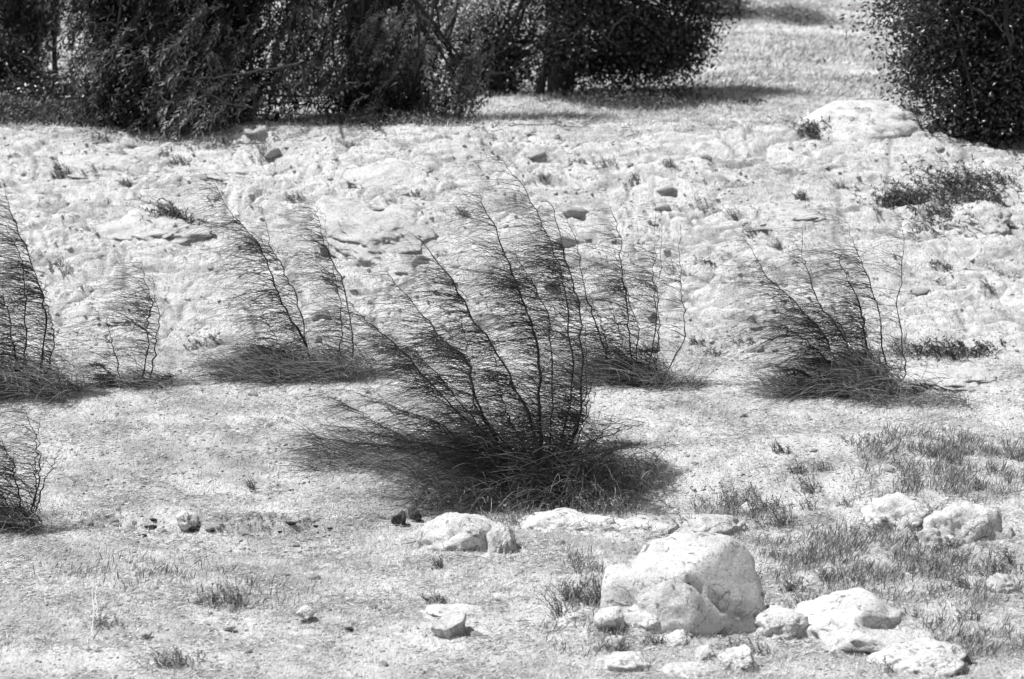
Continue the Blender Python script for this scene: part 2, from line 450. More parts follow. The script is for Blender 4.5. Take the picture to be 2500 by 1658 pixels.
# the big boulder: several fused lobes, one mesh
def boulder_big():
    p = G(1660, 1560); s = px_m(p[1])
    lobes = [(1700, 1445, 158, 165, 3, .62), (1785, 1490, 98, 125, 8, .5), (1505, 1475, 62, 92, 5, .7), (1610, 1530, 135, 72, 12, .6), (1690, 1560, 160, 50, 17, .5)]
    v, f = ICO[5]
    # distance-field style union: march each direction from the centre out to the farthest lobe surface
    C = np.array([1640., 1500.])
    d = v.copy(); rad = np.full(len(d), .05)
    for (u, vv, ru, rv, sd_, soft) in lobes:
        c = np.array([(u - C[0]) * s, (0.0 if sd_ != 5 else -.02), (C[1] - vv) * s]); A = np.array([ru * s, ru * s * .85, rv * s])
        dd = d / A; cc = c / A
        a = (dd * dd).sum(1); b = (dd * cc).sum(1); q = (cc * cc).sum() - 1
        disc = b * b - a * q
        t = np.where(disc > 0, (b + np.sqrt(np.maximum(disc, 0))) / a, 0)
        k = .04
        hgt = np.clip(.5 + .5 * (t - rad) / k, 0, 1)
        rad = rad * (1 - hgt) + t * hgt + k * hgt * (1 - hgt)
    P = d * rad[:, None]
    P += d * (.055 * noise3(P * 3.1 + 5, 1) + .040 * (.5 - np.abs(noise3(P * 5.0 + 9, 2))) + .018 * noise3(P * 14 + 2, 3) + .010 * noise3(P * 30 + 2, 4))[:, None]
    # facets and clefts
    rr = np.random.default_rng(4)
    for _ in range(16):
        nn = rr.normal(size=3); nn[1] -= .6; nn /= np.linalg.norm(nn); k = P @ nn; P -= nn * np.maximum(k - rr.uniform(.80, .93) * k.max(), 0)[:, None] * .9
    P += d * (.022 * np.abs(noise3(P * 9 + 3, 7)) + .012 * (.5 - np.abs(noise3(P * 22 + 3, 8))))[:, None]
    n1 = np.array([.55, -.75, .35]); n1 /= np.linalg.norm(n1); k = P @ n1; P -= n1 * np.maximum(k - .40, 0)[:, None] * .75
    cl = np.exp(-((P[:, 0] - .36 - .5 * P[:, 2] - .04 * noise3(P * 6, 3)) / .022) ** 2) * sstep(.05, -.1, P[:, 2]); P -= d * (.09 * cl)[:, None]
    cl = np.exp(-((P[:, 0] * .6 + P[:, 2] - .32 - .03 * np.sin(P[:, 0] * 14)) / .016) ** 2) * sstep(.0, .1, P[:, 0]); P -= d * (.05 * cl)[:, None]
    o = mesh_obj("boulder", P, f, M_ROCKW, smooth=True)
    base = at(C[0], C[1], p[1] + .42)
    o.location = tuple(base)
    tag(o, "largest rounded white boulder, with a smaller lobe on its left, in the foreground", "boulder")
boulder_big()
R = rock
R("boulder", 1115, 1345, 225, 98, "low rounded white boulder just below the left of the tall bush", "boulder", 21, M_ROCKW, .35, rough=.09, soft=.45, sub=5)
R("boulder", 1215, 1352, 95, 70, "small knobbly pale rock against the right end of the low boulder under the tall bush", "rock", 22, M_ROCK, .2, soft=.6)
R("rock_slab", 1390, 1306, 260, 56, "long flat white rock slab at the foot of the tall bush, with a raised hump", "rock", 23, M_ROCKW, .28, soft=.7)
R("rock_slab", 1560, 1305, 210, 30, "thin low white slab between the humped slab and the biggest boulder", "rock", 24, M_ROCKW, .25, soft=.7)
R("rock_slab", 1745, 1318, 190, 62, "pale sloping rock just behind the top of the biggest boulder", "rock", 25, M_ROCK, .3, soft=.6)
R("rock", 1825, 1258, 50, 30, "small pointed pale stone among weeds above the biggest boulder", "rock", 26, M_ROCKW, soft=.2)
R("boulder", 2200, 1300, 165, 92, "rounded pale boulder in the weeds on the right, left one of a pair", "boulder", 27, M_ROCKW, .3, soft=.4)
R("boulder", 2380, 1330, 230, 98, "wide pale boulder in the weeds at the right edge, right one of a pair", "boulder", 28, M_ROCKW, .35, soft=.4)
R("rock", 2300, 1345, 120, 60, "pale rock in front of the gap between the paired boulders at right", "rock", 29, M_ROCK, .2, soft=.6)
R("rock", 2455, 1450, 95, 55, "broken pale stone at the right edge beside dark weeds", "rock", 30, M_ROCK, .15, soft=.3)
R("rock_slab", 2140, 1600, 400, 130, "broad sloping slab of pale rock at lower right", "rock", 31, M_ROCKW, .55, sub=5, soft=.35, tilt=-.06, rough=.10, cuts=14)
R("rock_slab", 2260, 1650, 260, 70, "pale rock at the bottom edge under the broad sloping slab", "rock", 32, M_ROCKW, .3, soft=.3)
R("rock", 2060, 1600, 130, 45, "small bright wedge of rock leaning on the front of the broad slab", "rock", 33, M_ROCKW, .15, soft=.4)
R("rock", 1487, 1552, 78, 52, "blocky white stone at the left foot of the biggest boulder", "rock", 34, M_ROCKW, .13, soft=.15, sink=.12)
R("rock", 1590, 1548, 66, 40, "angular white stone with a shaded right end in front of the biggest boulder", "rock", 35, M_ROCKW, .10, soft=.1, sink=.12, tilt=.2)
R("rock", 1805, 1645, 100, 66, "flat-topped white stone with a dark undercut at the bottom edge", "rock", 36, M_ROCKW, .16, soft=.15, sink=.1)
R("rock", 1640, 1580, 110, 35, "low bright stone in front of the foot of the biggest boulder", "rock", 37, M_ROCKW, .14, soft=.5)
R("rock_slab", 1530, 1640, 170, 50, "flat pale slab near the bottom edge, left of the undercut stone", "rock", 38, M_ROCKW, .22, soft=.5)
R("rock", 1500, 1590, 60, 34, "small round pale stone below the blocky white stone", "rock", 39, M_ROCK, soft=.6)
R("rock_slab", 1680, 1655, 150, 32, "flat white stone cut by the bottom edge left of the undercut stone", "rock", 40, M_ROCKW, .15, soft=.4)
R("rock", 1720, 1612, 90, 42, "pale stone between the biggest boulder and the undercut stone", "rock", 55, M_ROCK, .13, soft=.4)
R("rock", 1900, 1560, 190, 75, "pale rounded rock right of the foot of the biggest boulder", "rock", 56, M_ROCKW, .25, soft=.65)
R("rock", 1095, 1562, 92, 62, "tilted grey-faced block with black gaps beneath it in the bare foreground", "rock", 41, M_ROCK, .14, soft=.05, cuts=12, sink=.15, rough=.05)
R("rock_slab", 1110, 1515, 200, 34, "low pale hump behind the tilted grey-faced block", "rock", 42, M_ROCKW, .25, soft=.8)
R("rock", 1390, 1520, 90, 30, "small flat pale stone left of the biggest boulder's foot", "rock", 57, M_ROCKW, .12, soft=.5)
R("rock", 745, 1524, 46, 40, "angular pale stone with a dark right side, by a long dry stalk", "rock", 43, M_ROCKW, .09, soft=.05, sink=.1)
R("rock", 350, 1562, 40, 20, "small stone with a black underside at lower left", "rock", 44, M_ROCK, soft=.2, sink=.1)
R("rock", 558, 1543, 34, 16, "tiny stone with a black underside in the lower left foreground", "rock", 45, M_ROCK, soft=.2, sink=.1)
R("rock", 852, 1544, 26, 12, "tiny black stone at the right end of a long dry stalk", "rock", 46, M_ROCKD_SHADE, soft=.3, sink=.2)
R("rock", 485, 1476, 34, 16, "dark stone in the dry grass at lower left", "rock", 47, M_ROCKG, soft=.3)
R("rock", 455, 1302, 60, 26, "brightest flat stone in the crumbled ledge at left", "rock", 48, M_ROCKW, .12, soft=.3)
R("rock", 972, 1285, 38, 40, "left of two black blocks at the left end of the low white boulder", "rock", 49, M_ROCKD_SHADE, .06, soft=.0, cuts=14, sink=.15)
R("rock", 1012, 1277, 36, 44, "right of two black blocks at the left end of the low white boulder", "rock", 50, M_ROCKD_SHADE, .06, soft=.0, cuts=14, sink=.15)
R("outcrop", 2110, 350, 290, 82, "large domed white rock on the crest at right", "outcrop", 51, M_ROCKW, .6, sub=5, soft=.7, rough=.1)
R("outcrop", 625, 340, 180, 40, "rounded white rock on the crest below the drooping tree", "outcrop", 52, M_ROCKW, .35, soft=.7)
R("outcrop", 2400, 575, 160, 85, "rounded pale outcrop below the dark scrub at the right edge", "outcrop", 53, M_ROCK, .4, soft=.8)
R("outcrop", 930, 640, 360, 96, "long smooth rock sloping down to the right in the middle of the bank", "outcrop", 54, M_ROCKW, .45, soft=.75, tilt=-.22, sub=5, rough=.07)
R("outcrop", 370, 600, 280, 90, "broad pale outcrop on the left part of the bank", "outcrop", 61, M_ROCKW, .5, soft=.6, sub=5, rough=.13)
R("outcrop", 2360, 960, 290, 75, "smooth white mound right of the rightmost bush", "outcrop", 62, M_ROCKW, .4, soft=.85, rough=.05)
R("outcrop", 1250, 350, 220, 60, "pale hump on the crest below the round-leaved tree's trunk", "outcrop", 63, M_ROCK, .4, soft=.75)
R("outcrop", 1880, 560, 280, 70, "low pale outcrop above the rightmost bush", "outcrop", 64, M_ROCK, .4, soft=.7)
R("outcrop", 600, 440, 260, 70, "pale outcrop above the tip of the arching bush at left", "outcrop", 65, M_ROCK, .4, soft=.6, rough=.14)
R("outcrop", 200, 450, 260, 70, "knobbly outcrop near the crest at the left edge", "outcrop", 66, M_ROCK, .4, soft=.5, rough=.14)
R("outcrop", 960, 480, 240, 60, "knobbly pale outcrop in the upper middle of the bank", "outcrop", 67, M_ROCKW, .35, soft=.5, rough=.14)
R("outcrop", 300, 790, 220, 80, "smooth pale hump behind the small bush at left", "outcrop", 68, M_ROCKW, .4, soft=.8)

# loose stones: half buried rubble on the bank, in the ledge and in the foreground, each a stone of its own
rg = np.random.default_rng(7)
protos = [rock_shape(100 + k, 3, 8, .14, .3) for k in range(8)]
pm = []
for k, (v, f) in enumerate(protos):
    me_o = mesh_obj("stone", v, f, (M_OUT, M_ROCKW)[k % 2], smooth=True); pm.append(me_o)
def stone(x, y, w, hgt, k, label, group):
    o = pm[k] if not pm[k].get("label") else pm[k].copy()
    if o is not pm[k]: scene.collection.objects.link(o)
    o.scale = (w, w * rg.uniform(.6, 1.0), hgt); o.rotation_euler = (rg.uniform(-.3, .3), rg.uniform(-.3, .3), rg.uniform(0, 6.28))
    o.location = (x, y, H(x, y) + hgt * rg.uniform(-.35, .15))
    tag(o, label, "stone", group)
cnt = 0
while cnt < 55:
    y = rg.uniform(26.2, 32.9); x = rg.uniform(-.19, .19) * y
    if noise2(np.array([x / .9]), np.array([y / .7]), 77)[0] < -.05: continue
    w = rg.uniform(.03, .12) * (1.4 if rg.random() < .15 else 1)
    stone(x, y, w, w * rg.uniform(.3, .65), cnt % 8, "pale limestone rubble stone half buried on the rocky bank", "rubble stones on the bank"); cnt += 1
for (u0, v0, u1, v1, n, s0, s1) in ((180, 1275, 560, 1300, 14, .02, .06), (560, 1265, 960, 1270, 14, .015, .05)):
    for k in range(n):
        t = rg.random(); p = G(u0 + (u1 - u0) * t, v0 + (v1 - v0) * t + rg.uniform(-14, 14))
        w = rg.uniform(s0, s1); stone(p[0], p[1], w, w * .6, (k * 3) % 8, "small broken stone in the crumbled ledge at left", "stones of the crumbled ledge")
dk = rock_shape(140, 2, 9, .15, .2); dm = None  # dark lumps painted as the shade in the ledge's gaps
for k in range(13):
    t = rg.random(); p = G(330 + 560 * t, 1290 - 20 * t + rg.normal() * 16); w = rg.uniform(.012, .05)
    if dm is None: dm = o = mesh_obj("gap_shade", dk[0], dk[1], M_ROCKD_SHADE, smooth=True)
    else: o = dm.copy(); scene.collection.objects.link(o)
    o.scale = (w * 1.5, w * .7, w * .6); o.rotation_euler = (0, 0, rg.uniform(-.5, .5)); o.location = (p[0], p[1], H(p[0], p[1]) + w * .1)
    tag(o, "small blackish lump standing in for a shadowed gap in the crumbled ledge at left", "gap_shade", "dark lumps for the shadowed gaps of the crumbled ledge")
for k in range(70):
    y = rg.uniform(18.2, 25.5); x = rg.uniform(-.18, .18) * y
    w = rg.uniform(.015, .05); stone(x, y, w, w * .6, (k * 5) % 8, "small pale stone lying loose in the foreground grass", "loose foreground stones")

# ------------------------------------------------------------------ broom bushes
def twig_set(S, n, rng, t0=.1, length=(.25, .6), wind=(-1, 0, .30), spread=(.25, .55, .35), droop=.35, r0=.0027, clump=5.0):
    """n fine twigs leaving the stem S (K,3), streaming down-wind"""
    K = len(S)
    t = t0 + (1 - t0) * rng.random(n * 3)
    ph = rng.uniform(0, 50)
    w = .7 + .5 * noise2(t * clump + ph, 0 * t + ph, 5)
    w = w * (1 - .75 * sstep(.55, 1.0, t))
    t = t[rng.random(n * 3) < w][:n]
    n = len(t)
    ft = t * (K - 1); i = np.minimum(ft.astype(int), K - 2); f = (ft - i)[:, None]
    p0 = S[i] * (1 - f) + S[i + 1] * f
    tan = S[i + 1] - S[i]; tan /= np.linalg.norm(tan, axis=1, keepdims=True)
    d = np.array(wind) + rng.normal(size=(n, 3)) * np.array(spread) + tan * .30
    d[:, 2] += .30 * noise2(t * 7 + ph, 0 * t + 3 + ph, 8)
    fl = rng.random(n) < .10; d[fl, 0] *= -.6; d[fl, 2] += .4
    d /= np.linalg.norm(d, axis=1, keepdims=True)
    L = (length[0] + (length[1] - length[0]) * rng.random(n) ** 1.35) * (1 - .45 * t ** 3) * rng.uniform(.6, 1.15, n) * (.7 + .3 * sstep(0, .3, t)) * np.where(fl, .35, 1)
    s = np.linspace(0, 1, 7)[None, :, None]
    drp = np.zeros((n, 1, 3)); drp[:, 0, 2] = -droop * rng.uniform(.4, 1.5, n) ; drp[:, 0, 0] = -.22
    side = rng.normal(size=(n, 1, 3)) * .06
    P = p0[:, None, :] + L[:, None, None] * (d[:, None, :] * s + drp * s ** 2 + side * np.sin(s * 3.1 + rng.uniform(0, 3, (n, 1, 1))))
    Rr = r0 * rng.uniform(.7, 1.25, (n, 1)) * np.linspace(1, .4, 7)[None, :] * (1 - .4 * t[:, None] ** 2)
    # side shoots: every third twig forks once
    q = rng.random(n) < .6
    P2 = P[q]; m = len(P2)
    if m:
        st = P2[:, 2, :][:, None, :]
        d2 = d[q] + rng.normal(size=(m, 3)) * .38; L2 = L[q] * rng.uniform(.4, .7, m)
        P2 = st + L2[:, None, None] * (d2[:, None, :] * s + drp[q] * s ** 2)
        P = np.concatenate([P, P2]); Rr = np.concatenate([Rr, Rr[q] * .8])
    return P, Rr
def put_twigs(name, P, Rr, mat, parent, rng, sides=3):
    V, F = tubes(P, Rr, sides)
    tone = np.repeat(rng.random(len(P)) ** 1.6, P.shape[1] * sides)
    return mesh_obj(name, V, F, mat, parent, smooth=True, tone=tone)
def skirt(c, n, rng, ext, az, el, length, droop, r0=.0024):
    """tuft of fine twigs: origin box ext (x,y,z) about c, azimuth (mean, sd), elevation (mean, sd)"""
    o = c + rng.uniform(-1, 1, (n, 3)) * np.array([ext[0], ext[1], 0]); 
    o[:, 2] = terrain(o[:, 0], o[:, 1]) + rng.random(n) ** 1.5 * ext[2]
    a = rng.normal(az[0], az[1], n); e = np.clip(rng.normal(el[0], el[1], n), -.2, 1.4)
    d = np.stack([np.cos(a) * np.cos(e), np.sin(a) * np.cos(e), np.sin(e)], 1)
    L = rng.uniform(*length, n)
    s = np.linspace(0, 1, 7)[None, :, None]
    drp = np.zeros((n, 1, 3)); drp[:, 0, 2] = -droop * rng.uniform(.5, 1.5, n); drp[:, 0, 0] = -.15
    P = o[:, None, :] + L[:, None, None] * (d[:, None, :] * s + drp * s ** 2)
    gz = terrain(P[:, :, 0].ravel(), P[:, :, 1].ravel()).reshape(P.shape[:2])
    P[:, :, 2] = np.maximum(P[:, :, 2], gz + .004)
    return P, r0 * rng.uniform(.7, 1.3, (n, 1)) * np.linspace(1, .45, 7)[None, :]
def bush(label, base, stems, tufts, seed, group="broom bushes bent by the wind", dens=210, height_w=1.0):
    rng = np.random.default_rng(seed)
    B = G(*base); B[2] = H(B[0], B[1])
    root = empty("broom_bush", B, label, "bush", group)
    loc = B.copy()
    for st in stems:
        pts = st['p']; dy = st.get('dy', 0); r = st.get('r', .011); k = st.get('k', 1.0)
        P0 = G(*pts[0]); P0[2] = H(P0[0], P0[1]) - .02
        if st.get('b'): P0[0:2] = B[0:2] + rng.uniform(-.08, .08, 2); P0[2] = H(P0[0], P0[1]) - .02
        Q = [P0] + [at(u, v, P0[1] + dy * (j + 1) / (len(pts) - 1)) for j, (u, v) in enumerate(pts[1:])]
        n = 34
        S = catmull(Q, n)
        jit = rng.normal(size=(n, 3)) * np.array([.007, .008, .004]); jit[0] = 0
        wk = np.cumsum(rng.normal(size=(n, 3)) * np.array([.007, .008, .003]), 0); wk -= np.linspace(0, 1, n)[:, None] * wk[-1]
        S = S + jit + wk * np.minimum(np.arange(n), 6)[:, None] / 6
        length = np.linalg.norm(np.diff(S, axis=0), axis=1).sum()
        rad = max(r, .008) * .85 * np.linspace(1, .16, n) * (1 + .18 * rng.normal(size=n))
        V, F = tubes((S - loc)[None], np.abs(rad)[None], 6)
        so = mesh_obj("stem", V, F, M_STEM, root, smooth=True)
        nt_ = int(dens * .56 * length * k)
        if nt_ > 8:
            P, Rr = twig_set(S, nt_, rng, st.get('t0', .12) * .25, st.get('len', (.10, .74)), st.get('w', (-1, 0, .22)), st.get('sp', (.25, .5, .20)), st.get('dr', .38))
            gz = terrain(P[:, :, 0].ravel(), P[:, :, 1].ravel()).reshape(P.shape[:2])
            P[:, :, 2] = np.maximum(P[:, :, 2], gz + .003)
            put_twigs("twigs", P - loc, Rr, M_TWIG, so, rng)
    Ps, Rs = [], []
    for (u, v, n, ext, az, el, ln, dr) in tufts:
        c = G(u, v); P, Rr = skirt(c, int(n * .75), rng, ext, az, el, ln, dr); Ps.append(P); Rs.append(Rr)
    if Ps:
        P = np.concatenate(Ps) - loc; put_twigs("base_twigs", P, np.concatenate(Rs), M_TWIGP, root, rng)
    return root
PI = math.pi
S_ = lambda p, **k: dict(p=p, **k)
# tall centre bush
bush("tallest broom bush in the centre, many stems fanned out and combed to the left", (1332, 1215), [
    S_([(1335, 1220), (1322, 1070), (1324, 997), (1319, 891), (1309, 807), (1292, 752), (1275, 701), (1258, 646), (1229, 591), (1207, 545), (1186, 506), (1169, 473)], r=.017, t0=.28, k=1.2, b=1),
    S_([(1330, 1210), (1310, 1080), (1284, 984), (1258, 934), (1224, 870), (1195, 819), (1161, 773), (1136, 731), (1102, 684), (1072, 646), (1038, 600), (1010, 575)], r=.015, dy=-.3, t0=.25, b=1),
    S_([(1320, 1205), (1215, 1080), (1169, 984), (1148, 895), (1131, 866), (1093, 836), (1072, 807), (1038, 764), (1004, 731), (966, 692), (941, 654)], r=.014, dy=.3, t0=.3, k=.9, b=1),
    S_([(1315, 1205), (1180, 1080), (1115, 1005), (1064, 950), (1026, 904), (988, 862), (937, 819), (907, 790), (882, 764), (850, 735)], r=.013, dy=-.5, t0=.3, b=1),
    S_([(1320, 1200), (1190, 1075), (1114, 984), (1068, 930), (1021, 880), (985, 850), (950, 815)], r=.009, dy=-.3, t0=.4, k=.7, b=1),
    S_([(1325, 1200), (1180, 1010), (1152, 910), (1131, 857), (1129, 794), (1118, 745)], r=.008, dy=.1, t0=.5, k=.6, b=1),
    S_([(1330, 1200), (1262, 1060), (1233, 976), (1224, 942), (1216, 895), (1203, 840), (1190, 800)], r=.007, dy=-.2, t0=.35, k=.6, b=1),
    S_([(1340, 1205), (1400, 1070), (1427, 984), (1429, 879), (1427, 794), (1419, 731), (1406, 688), (1389, 625), (1372, 591), (1351, 519), (1334, 490)], r=.013, dy=.25, t0=.3, k=1.15, b=1),
    S_([(1338, 1200), (1372, 1060), (1385, 963), (1391, 879), (1385, 794), (1383, 731), (1368, 676), (1360, 638), (1334, 574), (1305, 519), (1271, 464), (1245, 422), (1224, 384)], r=.010, dy=.4, t0=.3, k=.75, b=1),
    S_([(1335, 1200), (1345, 1050), (1345, 930), (1334, 807), (1326, 752), (1309, 709), (1292, 671), (1267, 638), (1250, 600)], r=.008, dy=-.15, t0=.35, k=.9, b=1),
    S_([(1342, 1205), (1389, 1073), (1413, 1013), (1427, 920), (1431, 850), (1428, 770)], r=.010, dy=-.2, t0=.4, k=.5, b=1),
    S_([(1342, 1205), (1385, 1085), (1422, 1013), (1440, 920), (1436, 850)], r=.006, dy=.05, t0=.4, k=.5, b=1),
    S_([(1345, 1205), (1400, 1090), (1440, 1000), (1452, 940)], r=.005, dy=.1, t0=.6, k=.3, b=1),
    S_([(1325, 1215), (1200, 1125), (1050, 1085), (900, 1055), (760, 1030)], r=.009, dy=-.5, t0=.1, k=.55, len=(.15, .4), b=1),
    S_([(1325, 1215), (1150, 1110), (1010, 1080), (929, 1045), (850, 1000), (790, 960)], r=.009, dy=.1, t0=.15, k=.6, len=(.15, .45), b=1),
    S_([(1325, 1215), (1150, 1120), (1000, 1090), (850, 1080), (740, 1055)], r=.008, dy=-.6, t0=.1, k=.5, len=(.15, .35), b=1),
    S_([(1325, 1215), (1170, 1100), (1080, 1040), (980, 1000), (880, 960)], r=.008, dy=-.2, t0=.15, k=.8, b=1),
    S_([(1325, 1215), (1230, 1110), (1180, 1050), (1100, 1020)], r=.008, dy=-.5, t0=.1, k=1.0, b=1),
    S_([(1345, 1210), (1450, 1130), (1530, 1090), (1590, 1090)], r=.007, dy=-.3, t0=.1, k=1.3, len=(.15, .4), b=1),
    S_([(1345, 1210), (1420, 1100), (1500, 1060), (1565, 1035), (1580, 1022)], r=.004, dy=-.1, t0=.2, k=.25, b=1),
    S_([(1345, 1210), (1440, 1110), (1480, 1050), (1500, 1010)], r=.004, dy=-.1, t0=.2, k=.2, b=1),
], [
    (1310, 1185, 1700, (.50, .28, .42), (PI, 1.0), (.65, .35), (.25, .6), .35),
    (1180, 1165, 1500, (.60, .28, .30), (PI, .8), (.5, .3), (.2, .55), .30),
    (960, 1130, 1200, (.65, .2, .18), (PI, .7), (.4, .3), (.15, .4), .25),
    (1400, 1190, 650, (.32, .24, .32), (0.1, 1.0), (.8, .3), (.25, .6), .75),
    (1510, 1175, 420, (.32, .22, .2), (0.0, 1.2), (.65, .3), (.2, .45), .8),
    (1230, 1235, 900, (.7, .14, .24), (PI + .5, 1.1), (.7, .4), (.15, .45), .6),
    (1400, 1230, 500, (.5, .1, .2), (PI + .9, 1.4), (.5, .4), (.15, .35), .6),
], 3, dens=215)
# bush behind the tall one, right
bush("broom bush with slender upright stems just right of and behind the tallest one", (1520, 945), [
    S_([(1500, 930), (1491, 908), (1465, 828), (1448, 769), (1431, 718), (1419, 646), (1406, 587), (1377, 519)], r=.011, k=.6, t0=.2),
    S_([(1500, 925), (1482, 870), (1470, 798), (1453, 752), (1427, 701)], r=.008, k=.5, dy=.1),
    S_([(1546, 935), (1546, 908), (1537, 836), (1529, 773), (1520, 701), (1512, 646), (1510, 595), (1499, 545), (1491, 502)], r=.011, k=.8),
    S_([(1555, 935), (1558, 908), (1554, 815), (1537, 731), (1520, 688), (1495, 600)], r=.008, dy=.15, k=.8),
    S_([(1580, 940), (1584, 929), (1596, 836), (1596, 731), (1594, 667), (1599, 604), (1601, 500)], r=.007, k=.5),
    S_([(1590, 942), (1596, 929), (1609, 836), (1609, 731), (1613, 646), (1615, 515)], r=.007, dy=.2, k=.5),
    S_([(1600, 940), (1630, 912), (1668, 836), (1672, 752), (1662, 688), (1662, 612), (1666, 540)], r=.006, k=.35),
    S_([(1570, 950), (1650, 962), (1703, 948), (1734, 921), (1765, 881)], r=.004, k=.12),
    S_([(1560, 945), (1530, 870), (1500, 780), (1470, 720)], r=.006, dy=.2, k=.6),
], [
    (1530, 930, 400, (.3, .2, .26), (PI, 1.2), (.9, .3), (.15, .4), .3),
    (1520, 930, 900, (.45, .25, .14), (PI, 1.0), (.5, .3), (.15, .45), .3),
    (1640, 945, 260, (.25, .15, .1), (0, 1.2), (.6, .3), (.12, .35), .3),
], 4, dens=230)
# right bush
bush("isolated broom bush with crooked stems on the right, fanned and blown left", (2110, 965), [
    S_([(2113, 960), (2113, 930), (2104, 863), (2091, 796), (2082, 752), (2069, 698), (2046, 640), (2055, 618)], r=.015, k=1.2),
    S_([(2105, 960), (2087, 908), (2069, 841), (2037, 788), (1997, 738), (1975, 662), (1962, 618), (1957, 555)], r=.011, dy=.2, k=.8),
    S_([(2100, 960), (2051, 908), (2015, 850), (1988, 810), (1948, 765), (1912, 725), (1877, 689), (1846, 636), (1819, 585)], r=.012, dy=-.2, k=1.3),
    S_([(2100, 960), (2040, 900), (1990, 850), (1930, 810), (1880, 780)], r=.009, dy=-.3, k=1.3, w=(-1, 0, .1)),
    S_([(2095, 960), (2000, 930), (1940, 905), (1880, 890)], r=.008, dy=-.3, k=1.1, len=(.15, .4)),
    S_([(2125, 958), (2160, 912), (2154, 841), (2145, 774), (2131, 721), (2113, 671), (2096, 627), (2078, 573), (2064, 530)], r=.010, dy=.1, k=.7),
    S_([(2150, 962), (2198, 930), (2207, 863), (2203, 774), (2200, 698), (2207, 627), (2203, 564), (2189, 515)], r=.008, k=.33),
    S_([(2120, 960), (2130, 900), (2115, 840), (2105, 800), (2080, 720)], r=.009, dy=.2, k=.9),
    S_([(2140, 965), (2240, 960), (2290, 940), (2330, 920)], r=.005, k=.5),
    S_([(2120, 960), (2080, 870), (2060, 800), (2040, 760)], r=.008, dy=-.1, k=.9),
], [
    (2110, 965, 1100, (.35, .25, .26), (PI, 1.1), (.5, .35), (.2, .5), .3),
    (2110, 965, 700, (.16, .14, .34), (PI, 1.3), (.9, .35), (.15, .4), .3),
    (1990, 965, 800, (.45, .2, .12), (PI, .9), (.5, .35), (.15, .42), .3),
    (2240, 990, 500, (.45, .18, .06), (PI, 1.4), (.4, .3), (.12, .35), .3),
    (2195, 870, 160, (.1, .1, .12), (0, 1.6), (.8, .3), (.12, .28), .2),
], 5, dens=225)
# left-centre bush
bush("arching broom bush left of the tallest one, its tops combed far to the left", (765, 910), [
    S_([(767, 912), (767, 889), (746, 814), (717, 765), (692, 723), (672, 673), (655, 615), (634, 582), (597, 541), (568, 516), (531, 458), (498, 420)], r=.013, k=1.25, dr=.5),
    S_([(763, 912), (763, 889), (738, 789), (725, 723), (705, 673), (684, 632), (667, 599), (651, 532), (640, 500)], r=.010, dy=.2, k=.8, dr=.5),
    S_([(862, 925), (865, 891), (863, 807), (846, 709), (814, 637), (791, 570), (778, 519), (763, 490)], r=.009, k=.95),
    S_([(845, 925), (835, 857), (835, 773), (825, 688), (806, 604), (790, 520)], r=.007, dy=.2, k=.7),
    S_([(735, 915), (700, 880), (680, 839), (655, 777), (622, 723)], r=.007, dy=-.1, k=.9),
    S_([(765, 915), (700, 890), (620, 880), (540, 890)], r=.008, dy=-.1, k=1.0, len=(.2, .4)),
    S_([(765, 915), (720, 870), (660, 850), (600, 840)], r=.007, dy=.1, k=1.0),
    S_([(765, 915), (680, 905), (590, 900)], r=.007, dy=-.2, k=.9),
], [
    (760, 925, 1000, (.45, .2, .20), (PI, 1.0), (.6, .35), (.18, .42), .3),
    (640, 925, 600, (.4, .18, .12), (PI, .7), (.5, .3), (.2, .5), .3),
    (850, 925, 500, (.25, .2, .16), (PI, 1.3), (.6, .3), (.15, .4), .3),
], 6, dens=215)
# small left bush
bush("smallest broom bush, with three thin stems, in the gap at left", (345, 940), [
    S_([(308, 945), (303, 935), (286, 868), (278, 827), (270, 790), (262, 765)], r=.010, k=.7),
    S_([(350, 942), (350, 925), (359, 827), (363, 765), (365, 723), (352, 665), (344, 632)], r=.010, k=1.0),
    S_([(358, 942), (361, 925), (375, 839), (377, 785), (375, 723), (371, 665)], r=.009, dy=.15, k=.8),
    S_([(300, 945), (255, 900), (220, 890)], r=.006, k=1.0, len=(.15, .3)),
    S_([(358, 942), (400, 925), (430, 915)], r=.007, k=.8, len=(.12, .25)),
], [
    (330, 945, 300, (.35, .15, .08), (PI, 1.1), (.4, .3), (.12, .38), .25),
], 7, dens=210)
# left edge bush
bush("dense broom bush cut by the left edge, beside the smallest bush", (55, 960), [
    S_([(90, 955), (93, 926), (110, 789), (102, 731), (89, 677), (62, 607), (39, 553), (31, 516), (17, 474), (4, 433)], r=.012, k=1.1),
    S_([(50, 955), (50, 901), (56, 827), (54, 723), (50, 640), (37, 599), (17, 549)], r=.011, dy=-.1, k=1.2),
    S_([(35, 960), (25, 880), (8, 777), (-20, 700), (-60, 620)], r=.011, dy=.2, k=1.3),
    S_([(95, 955), (128, 848), (124, 789), (105, 730), (80, 660)], r=.008, dy=.25, k=.8),
    S_([(0, 965), (-40, 850), (-80, 720), (-110, 600)], r=.011, k=1.2),
    S_([(-60, 965), (-110, 850), (-150, 720), (-190, 620)], r=.011, k=1.2),
    S_([(20, 965), (-10, 920), (-50, 880), (-110, 860)], r=.009, dy=-.2, k=1.8),
], [
    (40, 965, 1500, (.5, .25, .28), (PI, 1.0), (.5, .3), (.2, .5), .3),
    (-100, 970, 900, (.5, .25, .28), (PI, 1.0), (.5, .3), (.2, .5), .3),
    (150, 965, 260, (.2, .15, .1), (PI, 1.5), (.5, .3), (.1, .3), .3),
], 8, dens=215)
